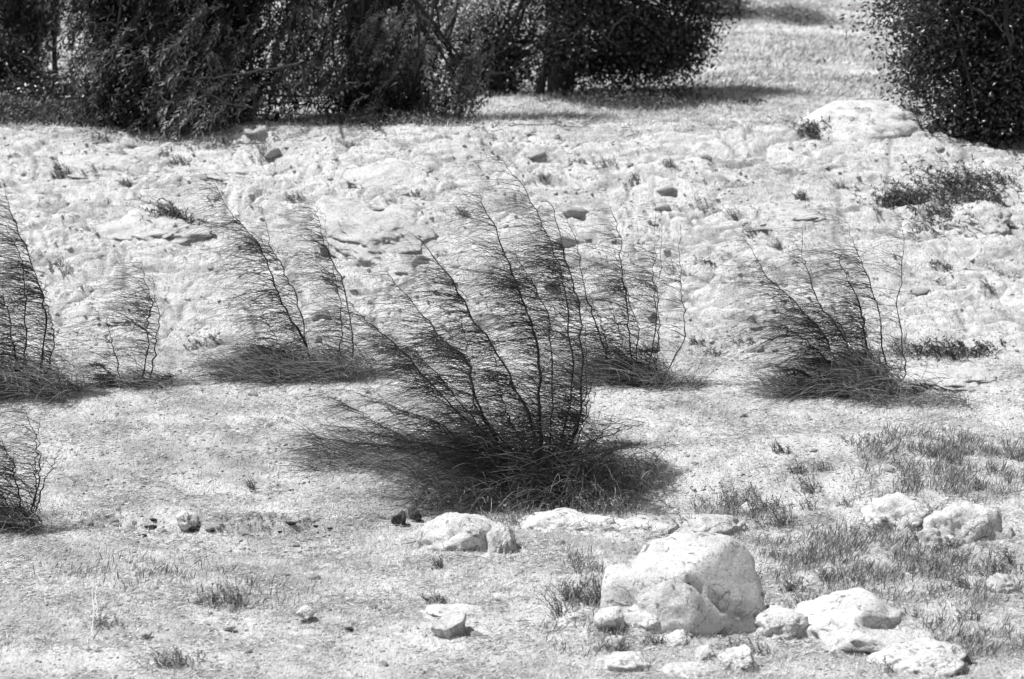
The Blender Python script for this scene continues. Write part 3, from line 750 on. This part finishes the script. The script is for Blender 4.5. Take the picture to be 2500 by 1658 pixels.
bush("broom bush at the left edge standing lowest, nearest the camera", (55, 1295), [
    S_([(68, 1296), (68, 1284), (86, 1212), (95, 1153), (86, 1099), (75, 1031), (50, 991)], r=.011, k=.7, t0=.3),
    S_([(59, 1294), (59, 1266), (36, 1185), (29, 1140), (9, 1090), (-25, 1040)], r=.011, k=1.4, dy=-.1, t0=.05),
    S_([(70, 1294), (90, 1203), (97, 1131), (102, 1063), (111, 1000)], r=.006, k=.25, dy=.15, t0=.4),
    S_([(45, 1296), (10, 1220), (-20, 1150), (-60, 1080)], r=.010, k=1.5),
    S_([(40, 1296), (-30, 1230), (-90, 1170)], r=.010, k=1.3),
    S_([(75, 1290), (105, 1190), (130, 1120), (150, 1080)], r=.004, k=.15),
], [
    (30, 1295, 700, (.22, .15, .15), (PI, .8), (.7, .3), (.15, .4), .3),
], 9, dens=190)

# ------------------------------------------------------------------ trees behind the crest
def lobes_sample(rng, lobes, n, shell=.55):
    w = np.array([l[3] * l[4] * l[5] for l in lobes]) ** .8; w /= w.sum()
    k = rng.choice(len(lobes), n, p=w)
    L = np.array(lobes)[k]
    d = rng.normal(size=(n, 3)); d /= np.linalg.norm(d, axis=1, keepdims=True)
    r = (shell + (1 - shell) * rng.random(n)) ; r = np.where(rng.random(n) < .25, rng.random(n) ** .5, r)
    bump = 1 + .34 * noise3(d * 2.3 + k[:, None] * 7.0, 5) + .22 * noise3(d * 5.5 + k[:, None], 6)
    return L[:, :3] + d * L[:, 3:6] * (r * bump)[:, None], d
def limb(a, b, rng, sag=.12, n=14):
    a = np.array(a, float); b = np.array(b, float)
    t = np.linspace(0, 1, n)[:, None]
    m = (b - a); off = rng.normal(size=3) * np.linalg.norm(m) * sag
    return a + m * t + off * np.sin(t * 3.14) + rng.normal(size=(n, 3)) * .015 * np.sin(t * 3.14)
def tree(name, label, u, vb, trunks, lobes_px, kind, nleaf, seed, mat, Y=None, trunk_r=.16, group=None, ground_clear=.03):
    """lobes_px: (u, v, ru, rv, depth offset m) photo pixels at the tree's distance"""
    rng = np.random.default_rng(seed)
    B = G(u, vb) if Y is None else at(u, vb, Y)
    B[2] = H(B[0], B[1]); s = px_m(B[1])
    root = empty(name, B, label, "tree", group)
    lobes = []
    for (lu, lv, ru, rv, dz) in lobes_px:
        c = at(lu, lv, B[1] + dz); lobes.append((c[0], c[1], c[2], ru * s, max(ru * s * .8, .4), rv * s))
    top = B + np.array([0, 0, 0.])
    # trunk with limbs reaching into every lobe
    paths, rads = [], []
    tp = np.array([B + np.array(t) for t in trunks[0]])
    P = catmull(tp, 14); paths.append(P); rads.append(trunk_r * np.linspace(1.15, .55, 14) * (1 + .05 * rng.normal(size=14)))
    for tr in trunks[1:]:
        P2 = catmull(np.array([B + np.array(t) for t in tr]), 14); paths.append(P2); rads.append(trunk_r * .5 * np.linspace(1, .4, 14))
    for l in lobes:
        k = rng.integers(5, 14)
        for q in range(3):
            e = np.array(l[:3]) + rng.normal(size=3) * np.array(l[3:6]) * .35
            paths.append(limb(paths[0][k], e, rng)); rads.append(trunk_r * .35 * np.linspace(1, .15, 14))
            for w_ in range(4):
                st = paths[-1 - w_][rng.integers(4, 12)] if w_ == 0 else paths[-1][rng.integers(4, 12)]
                e2 = st + rng.normal(size=3) * np.array(l[3:6]) * .6
                paths.append(limb(st, e2, rng)); rads.append(trunk_r * .10 * np.linspace(1, .2, 14))
    paths = np.array(paths); paths[:, :, 2] = np.where(np.arange(len(paths))[:, None] < len(trunks), paths[:, :, 2], np.maximum(paths[:, :, 2], B[2] + .15))
    V, F = tubes(paths - B, np.array(rads), 8)
    mesh_obj("trunk", V, F, M_BARK, root, smooth=True)
    if kind == 'droop':
        ns = int(nleaf * 1.5) // 26
        c, d = lobes_sample(rng, lobes, ns, .35)
        kp = noise3(c * np.array([2.4, 2.4, 1.2]), 13) + .6 * noise3(c * 5.0, 14) > -.30
        c, d = c[kp], d[kp]; ns = len(c)
        L = rng.uniform(.25, .65, ns)
        wind = np.array([-.45, 0, -1.0]) + rng.normal(size=(ns, 3)) * np.array([.32, .35, .22])
        up = np.array([-.3, 0, .25]) + d * np.array([.7, .7, .3])
        t = np.linspace(0, 1, 13)
        Q = c[:, None, :] + L[:, None, None] * (up[:, None, :] * (t * (1 - t) * 1.4)[None, :, None] + wind[:, None, :] * (t ** 1.5)[None, :, None])
        tg = np.gradient(Q, axis=1)
        C = np.repeat(Q.reshape(-1, 3), 2, axis=0); T = np.repeat(tg.reshape(-1, 3), 2, axis=0)
        T /= np.linalg.norm(T, axis=1, keepdims=True)
        n = len(C); sgn = np.tile([1, -1], n // 2)[:, None]
        perp = np.repeat(np.cross(T[::2], rng.normal(size=(n // 2, 3))), 2, axis=0); perp /= np.linalg.norm(perp, axis=1, keepdims=True) + 1e-9
        D = T * .8 + perp * sgn * .6
        tone = np.repeat(np.clip(rng.random(ns) ** 1.3 * (.45 + .9 * noise3(c * 1.6, 3)) * 1.3, 0, 1), 26)
        Vl, Fl = leaves(C - B, D, rng.normal(size=(n, 3)), rng.uniform(.06, .11, n), rng.uniform(.016, .026, n))
        zmin = terrain(Vl[:, 0] + B[0], Vl[:, 1] + B[1]) - B[2] + ground_clear
        Vl[:, 2] = np.maximum(Vl[:, 2], zmin)
        mesh_obj("crown", Vl, Fl, mat, root, tone=np.repeat(tone, 4))
    else:
        nc = int(nleaf * 1.6) // 16
        c, d = lobes_sample(rng, lobes, nc, .3)
        kp = noise3(c * 2.6, 13) + .7 * noise3(c * 6.0, 14) > -.14
        c, d = c[kp], d[kp]; nc = len(c)
        C = np.repeat(c, 16, axis=0) + rng.normal(size=(nc * 16, 3)) * np.array([.17, .17, .14])
        n = len(C); D = np.repeat(d, 16, axis=0) * .5 + rng.normal(size=(n, 3)) * .7 + np.array([-.3, 0, -.1])
        tone = np.clip((np.repeat(rng.random(nc), 16) * .5 + .5 * rng.random(n)) * (.6 + .7 * np.repeat(noise3(c * 1.5, 3), 16)), 0, 1)
        Vl, Fl = leaves(C - B, D, rng.normal(size=(n, 3)), rng.uniform(.04, .085, n), rng.uniform(.02, .042, n), .12)
        zmin = terrain(Vl[:, 0] + B[0], Vl[:, 1] + B[1]) - B[2] + ground_clear
        Vl[:, 2] = np.maximum(Vl[:, 2], zmin)
        mesh_obj("crown", Vl, Fl, mat, root, tone=np.repeat(tone, 4))
    return root
tree("drooping_tree", "large dark tree with foliage hanging to the ground, at upper left behind the crest", 470, 312, [[(0, 0, -.1), (.1, 0, 1), (-.1, 0, 2.2), (.1, 0, 3.6)]],
     [(300, 60, 90, 170, 0), (360, 190, 120, 120, -.2), (480, 120, 150, 180, -.2), (600, 150, 110, 160, 0), (500, 250, 190, 75, -.2), (660, 30, 90, 120, .2), (450, -200, 280, 230, .3), (620, -220, 200, 220, .3), (270, -150, 120, 200, .2), (460, -420, 200, 160, .3)],
     'droop', 120000, 31, M_FROND, trunk_r=.2)
tree("drooping_tree", "feathery drooping tree with paler foliage between the large dark tree and the round-leaved tree", 900, 292, [[(0, 0, -.1), (-.1, 0, 1), (.1, 0, 2.2), (.1, 0, 3.6)], [(.5, 0, -.1), (.55, 0, .6), (.45, 0, 1.3), (.4, 0, 2.2)]],
     [(800, 60, 100, 140, .2), (840, 200, 130, 85, 0), (950, 120, 110, 150, 0), (1000, 220, 130, 70, -.1), (1070, 100, 100, 130, .2), (1130, 190, 90, 80, 0), (900, -180, 230, 200, .3), (1080, -180, 190, 200, .3), (980, -400, 190, 150, .3)],
     'droop', 72000, 32, M_FROND2, trunk_r=.15)
tree("slender_tree", "slender-trunked tree with sparse hanging foliage in the upper left corner", 75, 235, [[(0, 0, -.1), (.05, 0, .7), (-.03, 0, 1.4), (.05, 0, 3.4)], [(-.3, .1, -.1), (-.32, .1, .7), (-.25, .1, 1.5), (-.3, 0, 2.4)], [(.35, .1, -.1), (.32, .1, .7), (.38, .1, 1.5), (.3, 0, 2.4)]],
     [(40, 30, 60, 120, 0), (100, 0, 50, 90, .1), (60, -160, 170, 130, .1), (-50, 60, 80, 150, 0), (50, -320, 170, 160, 0)],
     'droop', 70000, 33, M_FROND, trunk_r=.09)
tree("low_dark_tree", "low black shrub-like tree under the slender trunks in the upper left corner, its low lobes filling in the shadow band", 30, 262, [[(0, 0, -.1), (.05, 0, .3), (0, 0, .6), (.05, 0, .9)]],
     [(40, 180, 80, 55, 0), (-50, 170, 90, 75, 0), (90, 210, 55, 35, 0), (100, 262, 130, 24, -.3), (-40, 255, 120, 32, -.2), (150, 262, 90, 26, -.5), (190, 240, 70, 20, .2), (60, 283, 150, 20, -1.6), (200, 286, 70, 22, -1.8), (-60, 280, 120, 22, -1.6), (60, 268, 150, 20, -.9)],  # lowest lobes added to darken the shadow band on the ground
     'broad', 52000, 34, M_LEAF, trunk_r=.05)
tree("round_leaved_tree", "dark tree with small shiny leaves and a stout black trunk at the top centre", 1365, 236, [[(0, 0, -.15), (-.02, 0, .5), (.0, 0, 1.1), (.05, 0, 2.6)], [(.1, -.05, -.15), (.2, 0, .5), (.3, 0, 1.1), (.35, 0, 1.9)], [(-.3, 0, -.1), (-.2, 0, .4), (-.1, 0, .9), (-.1, 0, 1.5)]],
     [(1500, 60, 130, 120, 0), (1610, 70, 110, 105, -.1), (1660, 120, 80, 70, 0), (1550, 130, 110, 65, .2), (1300, 90, 110, 100, .2), (1230, 170, 70, 50, .3), (1390, 50, 100, 90, -.3), (1700, 20, 55, 70, .1), (1430, 150, 80, 45, .4), (1180, 100, 90, 110, .5), (1200, 215, 80, 35, .3),
      (1400, -120, 240, 150, 0), (1620, -110, 150, 120, 0), (1500, -260, 220, 150, 0)],
     'broad', 95000, 35, M_LEAF, trunk_r=.14)
tree("round_leaved_tree", "black leafy tree filling the upper right corner", 2420, 330, [[(0, 0, -.15), (-.05, 0, .5), (.05, 0, 1.3), (.05, 0, 2.8)], [(.1, 0, -.1), (.3, 0, .6), (.6, 0, 1.4), (.8, 0, 2)]],
     [(2420, 90, 170, 170, 0), (2310, 60, 120, 130, -.1), (2210, 10, 75, 80, 0), (2330, 190, 95, 85, -.1), (2190, 30, 80, 90, .1), (2270, 150, 75, 80, 0), (2440, 240, 110, 90, -.1), (2520, 180, 130, 150, 0), (2260, 120, 60, 60, 0), (2400, 290, 140, 50, -.3), (2500, 280, 90, 60, -.2), (2430, -180, 270, 200, 0), (2540, -60, 190, 220, 0), (2480, -380, 190, 140, 0)],
     'broad', 95000, 36, M_LEAF, trunk_r=.14)
tree("hillside_tree", "loose leafy tree on the hillside showing at the top just right of the round-leaved tree", 1800, 38, [[(0, 0, -.15), (0, 0, .5), (.05, 0, 1.1), (.05, 0, 1.8)]],
     [(1790, 5, 60, 30, 0), (1740, -10, 60, 50, 0), (1800, -70, 90, 60, 0)], 'broad', 12000, 37, M_WEED, trunk_r=.06)

# ------------------------------------------------------------------ grass, weeds, scrub
def blades(name, n, rng, xr, yr, hgt, wid, mat, dens=None, lean=(.35, 0), sway=.5, tone_pow=1.0, flat=False):
    y = rng.uniform(yr[0], yr[1], n * 2); x = rng.uniform(-1, 1, n * 2) * xr * y / 24.0
    if dens is not None:
        q = rng.random(n * 2) < dens(x, y); x, y = x[q], y[q]
    x, y = x[:n], y[:n]; n = len(x)
    z = terrain(x, y) - .004
    D = np.stack([rng.normal(lean[0], sway, n), rng.normal(lean[1], sway, n), np.abs(rng.normal(.8, .3, n)) + .1], 1)
    if flat:
        a = rng.normal(1.0, .75, n) + np.pi * (rng.random(n) < .5); z = z + rng.uniform(.004, .016, n)
        D = np.stack([np.cos(a), np.sin(a), rng.normal(.12, .15, n)], 1)
    V, F = leaves(np.stack([x, y, z], 1), D, rng.normal(size=(n, 3)) + np.array([1.0, 0, 0]), rng.uniform(*hgt, n), rng.uniform(*wid, n), .1)
    return mesh_obj(name, V, F, mat, None, tone=np.repeat(rng.random(n) ** tone_pow, 4))
rg = np.random.default_rng(90)
def d_near(x, y):
    n = fbm2(x / .8, y / .8, 3, 201)
    path = np.exp(-((y - 19.0 - .25 * x) / .5) ** 2) * (1 - sstep(.3, 1.6, x)) * sstep(-4.4, -2.6, x)
    return np.clip(.55 + 1.3 * n, .03, 1) * (1 - .85 * path)
tag(blades("dry_grass", 55000, rg, 5.2, (17.4, 22.2), (.02, .055), (.002, .005), M_GRASS, d_near, (.45, 0), .55), "short pale dry grass covering the foreground", "grass", kind="stuff")
def d_mid(x, y): return np.clip(.4 + 1.5 * fbm2(x / .9, y / .6, 3, 211), .02, 1)
tag(blades("dry_grass", 26000, rg, 5.2, (22.2, 26.4), (.02, .05), (.002, .005), M_GRASS, d_mid, (.45, 0), .55), "sparse dry grass on the stony ground round the bushes", "grass", kind="stuff")
def d_bank(x, y): return np.clip(-.05 + 1.6 * fbm2(x / .8, y / .5, 3, 221), .0, 1)
tag(blades("bank_grass", 30000, rg, 5.4, (26.4, 33.4), (.02, .06), (.003, .007), M_WEED, d_bank, (.4, 0), .55, 0.8), "thin grass growing between the rocks of the bank", "grass", kind="stuff")
tag(blades("crest_grass", 40000, rg, 5.6, (32.8, 41), (.03, .12), (.004, .010), M_GRASS, None, (.4, 0), .5), "pale dry grass along the crest under the trees", "grass", kind="stuff")
def d_hill(x, y): return np.clip(.6 + 1.2 * fbm2(x / 2.2, y / 2.2, 3, 231), .05, 1)
tag(blades("hillside_grass", 60000, rg, 6.0, (41, 66), (.05, .14), (.008, .018), M_GRASS, d_hill, (.5, 0), .5, 1.3), "dry grass of the hillside seen in the gap between the trees", "grass", kind="stuff")
tag(blades("hillside_weeds", 45000, rg, 6.0, (39, 66), (.05, .14), (.008, .018), M_WEED, d_hill, (.5, 0), .5, 1.3), "greyer weeds mixed into the hillside grass", "weeds", kind="stuff")
def d_lit(x, y): return np.clip(.30 + 2.6 * fbm2(x / .55, y / .5, 4, 261, .6), .02, 1)
M_LITTER = tone_material("dead_litter", .10, .85, .8, .15)
tag(blades("dead_litter", 110000, rg, 5.2, (17.4, 26.4), (.03, .11), (.002, .006), M_LITTER, d_lit, tone_pow=1.0, flat=True), "flattened dead straw and bits of stalk strewn over the foreground", "litter", kind="stuff")
tag(blades("dead_litter", 30000, rg, 5.4, (26.4, 33.6), (.03, .10), (.003, .009), M_LITTER, d_lit, tone_pow=1.3, flat=True), "bits of dead plants caught between the stones of the bank", "litter", kind="stuff")
tag(blades("dead_litter", 70000, rg, 6.0, (33, 64), (.06, .22), (.006, .018), M_LITTER, d_lit, tone_pow=1.0, flat=True), "dead plant bits scattered over the crest and the hillside", "litter", kind="stuff")
# greyer weeds of the right foreground
def ell(u, v, wu, wv):
    c = G(u, v); a = G(u, v + wv); b = G(u, v - wv)
    return c[0], (a[1] + b[1]) / 2, wu * px_m(c[1]), max(abs(b[1] - a[1]) / 2, .08)
zones = [(ell(2320, 1150, 280, 100), 1.0), (ell(2330, 1130, 220, 80), 1.0), (ell(2080, 1380, 260, 110), .8), (ell(2330, 1420, 220, 90), .7), (ell(2150, 1330, 180, 70), .7), (ell(1790, 1240, 110, 40), .8), (ell(1420, 1430, 70, 90), .6),
         (ell(560, 1450, 200, 60), .2), (ell(330, 1410, 260, 60), .2), (ell(2350, 1560, 200, 60), .6), (ell(1420, 1560, 120, 50), .5), (ell(2000, 1500, 130, 30), .6), (ell(1450, 1180, 250, 40), .3)]
def d_weed(x, y):
    r = 0 * x
    for (cx, cy, rx, ry), k in zones: r = np.maximum(r, k * (1 - sstep(.5, 1.1, np.hypot((x - cx) / rx, (y - cy) / ry))))
    return r * np.clip(.45 + 1.6 * fbm2(x / .28, y / .28, 3, 241), 0, 1)
tag(blades("weeds", 130000, rg, 5.2, (17.4, 24.5), (.04, .12), (.004, .010), M_WEED, d_weed, (.25, 0), .4, 1.2), "grey-green weeds spread over the right foreground", "weeds", kind="stuff")
# gravel
def gravel(n, rng, yr, size, dens=None):
    y = rng.uniform(*yr, n); x = rng.uniform(-1, 1, n) * 5.2 * y / 24
    if dens is not None:
        q = rng.random(n) < dens(x, y); x, y = x[q], y[q]; n = len(x)
    v, f = ICO[1]
    s = rng.uniform(*size, n)[:, None, None] * rng.uniform(.5, 1.2, (n, 1, 3)) * np.array([1, 1, .6])
    V = v[None] * s * (1 + .25 * rng.normal(size=(n, len(v), 1)))
    V = V + np.stack([x, y, terrain(x, y)], 1)[:, None, :]
    F = f[None] + (np.arange(n) * len(v))[:, None, None]
    return mesh_obj("gravel", V.reshape(-1, 3), F.reshape(-1, 3), M_ROCK)
tag(gravel(14000, rg, (17.5, 26.5), (.006, .022)), "small pale gravel strewn over the ground in front", "gravel", kind="stuff")
tag(gravel(6000, rg, (26, 33), (.008, .035), lambda x, y: np.clip(.5 + 1.5 * fbm2(x, y, 2, 251), 0, 1)), "loose stone chips on the rocky bank", "gravel", kind="stuff")

def plant(name, label, u, v, w, h, n, seed, mat, cat="plant", group=None, lean=-.2, elong=1.0, leaf=1.0):
    """a low plant: fine upright stalks with side leaves; w, h in photo pixels"""
    rng = np.random.default_rng(seed); c = G(u, v); s = px_m(c[1]); W = w * s / 2; Hh = h * s; n = max(int(n * .6), 6)
    x = c[0] + rng.normal(size=n) * W * .45; y = c[1] + rng.normal(size=n) * W * .25 * elong
    z = terrain(x, y) - .005
    c[2] = H(c[0], c[1])
    if name == 'scrub': leaf = 1.7; lean = -.7
    hh = Hh * rng.uniform(.25, 1.0, n) * np.exp(-((x - c[0]) / (W + 1e-6)) ** 2 * .7)
    t = np.linspace(0, 1, 6)[None, :, None]
    d = np.stack([rng.normal(lean, .3 * (2 if leaf > 1 else 1), n) + (x - c[0]) / W * .35, rng.normal(0, .35, n), np.ones(n)], 1)
    P = np.stack([x, y, z], 1)[:, None, :] + hh[:, None, None] * (d[:, None, :] * t + np.array([-.25, 0, -.12]) * t ** 2)
    V, F = tubes(P - c, (.0022 + .0015 * rng.random((n, 1))) * np.linspace(1, .5, 6)[None] * (1 if c[1] < 30 else 1.5), 3)
    k = 10; C = np.repeat(P[:, 1:].reshape(-1, 3), 2, axis=0); m = len(C)
    C = C + rng.normal(size=(m, 3)) * Hh * .02
    Vl, Fl = leaves(C - c, rng.normal(size=(m, 3)) + np.array([-.3, 0, .4]), rng.normal(size=(m, 3)), rng.uniform(.015, .035, m) * leaf * (1 if c[1] < 30 else 1.4), rng.uniform(.004, .010, m) * leaf ** 1.5, .1)
    F3 = np.concatenate([F[:, [0, 1, 2]], F[:, [0, 2, 3]], Fl + len(V)])
    o = mesh_obj(name, np.concatenate([V, Vl]), F3, mat, tone=np.concatenate([np.repeat(rng.random(n) * .6, 18), np.repeat(rng.random(m), 4)]))
    o.location = tuple(float(q) for q in c)
    return tag(o, label, cat, group)
P_ = plant
P_("scrub", "wide dark scrub patch on the bank at the right edge, below the crest", 2370, 480, 420, 55, 520, 1, M_SCRUB, "scrub", elong=1.6)
P_("scrub", "left tail of thin dark scrub reaching from the wide dark patch towards the middle", 2210, 500, 110, 40, 160, 2, M_SCRUB, "scrub")
P_("scrub", "greyish bush patch on the far hillside in the gap between the trees", 1960, 62, 170, 60, 600, 3, M_WEED, "scrub", elong=1.5)
P_("scrub", "dark tuft growing against the left side of the domed crest rock", 2030, 348, 90, 60, 150, 4, M_SCRUB, "scrub")
P_("scrub", "dark scrub between the domed crest rock and the black corner tree", 2210, 290, 110, 38, 260, 5, M_SCRUB, "scrub")
P_("scrub", "dark scrub deepening the cast shadow right of the round-leaved tree's trunk", 1570, 262, 380, 46, 1300, 6, M_SCRUB, "scrub", elong=2)  # dark growth, thickened to darken the tree's cast shadow
P_("scrub", "black scrub filling in the shadow at the left edge in front of the slender trunks", 40, 292, 260, 75, 1300, 10, M_SCRUB, "scrub", elong=2)  # black plants added for the shadow band on the ground
P_("scrub", "black scrub filling in the shadow from the left edge scrub to the large dark tree", 190, 298, 170, 60, 800, 11, M_SCRUB, "scrub", elong=2)  # also added, carries the shadow band across to the tree
P_("scrub", "dark undergrowth in the shade at the foot of the paler drooping tree", 960, 300, 420, 34, 900, 12, M_SCRUB, "scrub", elong=1)
P_("scrub", "low dark scrub beside the end of the tree shadow on the crest", 1850, 256, 90, 18, 120, 7, M_SCRUB, "scrub")
P_("scrub", "dark patch of scrub right of the rightmost bush, at its stems' foot", 2330, 870, 230, 40, 220, 8, M_SCRUB, "scrub")
P_("scrub", "dark scrub in front of the arching bush's left side on the bank", 445, 560, 110, 60, 160, 9, M_SCRUB, "scrub")
small = [(150, 425), (230, 430), (310, 445), (370, 580), (300, 560), (140, 640), (880, 430), (720, 480), (1410, 395), (1480, 400), (1550, 440), (1720, 500), (1790, 520), (1830, 560), (1650, 660), (1720, 640), (2250, 560), (2440, 660),
         (2420, 700), (1700, 830), (1740, 860), (1820, 830), (1960, 480), (2050, 455), (1640, 400), (1020, 470), (530, 480), (250, 330), (1320, 430), (1900, 600), (2300, 640), (640, 370), (860, 350), (440, 390), (160, 660), (480, 840), (520, 820), (240, 530), (1130, 520), (780, 560)]
for k, (u, v) in enumerate(small):
    r_ = np.random.default_rng(500 + k)
    P_("scrub_tuft", "small dark tuft of scrub between the rocks of the bank", u, v + 8, r_.uniform(35, 80), r_.uniform(14, 34), int(r_.uniform(25, 60)), 40 + k, M_SCRUB if k % 5 == 0 else M_WEED, "scrub", "scrub tufts on the bank")
weeds = [(620, 1195, 26, 32, "tiny dark upright plant beside a pale stone left of the tall bush", M_SCRUB), (1078, 1388, 22, 48, "single dark upright weed below the low white boulder", M_SCRUB),
         (1366, 1512, 18, 110, "thin tall dark stalk left of the biggest boulder", M_SCRUB), (1395, 1470, 40, 75, "spindly dark weed between the thin stalk and the biggest boulder", M_SCRUB),
         (1455, 1480, 50, 95, "dark grassy weed pressed against the left side of the biggest boulder", M_SCRUB), (1680, 1292, 50, 50, "dark tuft of stalks at the end of the thin slab", M_SCRUB),
         (1590, 1300, 34, 22, "small dark tuft on the edge of the thin slab", M_SCRUB), (1830, 1250, 90, 60, "dark weeds around the small pointed stone", M_SCRUB), (1905, 1285, 90, 80, "dark tall weeds right of the small pointed stone", M_SCRUB),
         (1790, 1225, 150, 45, "dark low weeds above the biggest boulder", M_SCRUB), (2290, 1395, 60, 50, "darkest weed clump in front of the paired boulders", M_SCRUB), (2440, 1400, 60, 40, "dark weed clump above the broken stone at right edge", M_SCRUB),
         (1865, 1500, 70, 45, "dark grassy tuft at the left end of the broad slab", M_WEED), (2210, 1520, 70, 60, "dark weed on the upper edge of the broad slab", M_SCRUB), (2350, 1620, 60, 80, "dark weed right of the broad slab", M_SCRUB),
         (1820, 1590, 90, 50, "weeds growing over the undercut stone", M_SCRUB), (1510, 1590, 80, 40, "dark weeds between the two angular white stones", M_SCRUB), (1060, 1470, 50, 32, "dark dry weed in the middle foreground", M_SCRUB),
         (560, 1478, 120, 60, "greyish weed patch in the left foreground", M_WEED), (430, 1625, 110, 60, "ring-shaped dark weed near the bottom edge at left", M_WEED), (250, 1530, 90, 30, "dark low weed beneath the crossed dry stalks", M_SCRUB),
         (1980, 1200, 60, 60, "upright grey weed at the left end of the right weed bed", M_WEED), (1480, 1255, 190, 70, "dark leafy growth in the hollow at the right foot of the tallest bush", M_SCRUB),
         (1270, 1275, 160, 60, "dark growth in the notch between the two white rocks under the tallest bush", M_SCRUB), (2100, 1075, 90, 24, "dark low weeds below the rightmost bush", M_SCRUB), (640, 1270, 150, 24, "dark weeds along the crumbled ledge", M_SCRUB)]
for k, (u, v, w, h, lb, mt) in enumerate(weeds):
    P_("weed", lb, u, v, w * 1.25, h, int(10 + w * h / 80), 300 + k, mt if w < 60 else M_WEED, "weed", lean=0)
rg = np.random.default_rng(77)
for k in range(44):
    u, v = rg.uniform(1850, 2480), rg.uniform(1090, 1500)
    if k > 32: u, v = rg.uniform(1380, 2400), rg.uniform(1500, 1650)
    P_("weed_tuft", "upright grey weed tuft among the weeds of the right foreground", u, v, rg.uniform(30, 60), rg.uniform(30, 65), int(rg.uniform(14, 34)), 400 + k, M_WEED if k % 3 else M_SCRUB, "weed", "weed tufts in the right foreground", lean=.05)

# ------------------------------------------------------------------ dead stalks and fallen twigs
def stalk(pts, r, label, lift=.012, mat=None, name="dry_stalk", group=None, rise=None):
    Q = [G(u, v) for u, v in pts]
    P = catmull(Q, 18)
    z = terrain(P[:, 0], P[:, 1]) + lift
    P[:, 2] = z if rise is None else z + np.linspace(0, rise, 18)
    rng = np.random.default_rng(int(pts[0][0] * 7 + pts[0][1]))
    P += rng.normal(size=P.shape) * .003
    B = P[0].copy()
    V, F = tubes((P - B)[None], (r * .62 * np.linspace(1, .45, 18))[None], 5)
    o = mesh_obj(name, V, F, mat or M_STALK, smooth=True, tone=np.full(len(V), rng.random()))
    o.location = tuple(B); tag(o, label, "stalk", group)
stalk([(0, 1547), (120, 1548), (215, 1545)], .006, "long pale stalk lying flat from the left edge")
stalk([(255, 1508), (330, 1522), (470, 1512), (640, 1500)], .004, "long thin stalk curving along the ground in the left foreground")
stalk([(730, 1533), (790, 1538), (840, 1542)], .006, "straight pale stalk lying by the angular stone")
stalk([(60, 1395), (230, 1395), (385, 1383)], .006, "pale straight stalk lying in the upper left foreground")
stalk([(320, 1395), (345, 1340), (335, 1310)], .005, "bent pale stalk standing up near the crumbled ledge", rise=.14)
stalk([(240, 1520), (235, 1480), (255, 1455)], .008, "thickest crooked pale stalk leaning in the left foreground", rise=.16)
stalk([(225, 1560), (228, 1520), (222, 1490)], .007, "pale upright stalk crossing the thickest crooked one", rise=.22)
stalk([(315, 1512), (340, 1511), (365, 1512)], .010, "short thick pale stick over black gaps", lift=.03)
stalk([(1250, 1440), (1180, 1425), (1070, 1430)], .004, "thin pale twig in the middle foreground")
stalk([(700, 1422), (760, 1424), (830, 1408)], .004, "thin pale twig below the crumbled ledge")
stalk([(980, 1345), (1060, 1325), (1110, 1290)], .0045, "curved dark twig lying over the low white boulder", lift=.05, mat=M_STEM, name="fallen_twig")
stalk([(1075, 1375), (1078, 1345), (1080, 1330)], .005, "pale peg-like stalk standing by the single dark weed", rise=.1)
stalk([(585, 295), (640, 275), (680, 250)], .010, "pale fallen branch in the shade under the large dark tree", lift=.06, name="fallen_branch", rise=.2)
stalk([(745, 290), (750, 262), (756, 240)], .008, "pale upright stick at the right side of the large dark tree", name="stick", rise=.3)
stalk([(1240, 308), (1340, 306), (1440, 312)], .010, "thin dark fallen branch lying along the crest", mat=M_STEM, name="fallen_branch")
stalk([(1850, 300), (1910, 301), (1965, 303)], .012, "dark fallen branch left of the domed crest rock", mat=M_STEM, name="fallen_branch")
stalk([(2235, 290), (2262, 262), (2290, 240)], .010, "pale forked stick standing right of the domed crest rock", name="stick", rise=.35)
rg = np.random.default_rng(55)
for k in range(60):
    u = rg.uniform(20, 1000); v = rg.uniform(1330, 1640) if k < 45 else rg.uniform(1250, 1400)
    a = rg.uniform(-.5, .5); L = rg.uniform(25, 90)
    stalk([(u, v), (u + L * .5 * math.cos(a), v - L * .15 * math.sin(a) - 2), (u + L * math.cos(a), v - L * .4 * math.sin(a))], rg.uniform(.0018, .0035), "short pale dead stalk lying in the dry grass at left", group="dead stalks in the left foreground", rise=rg.choice([0, 0, .05, .10]))
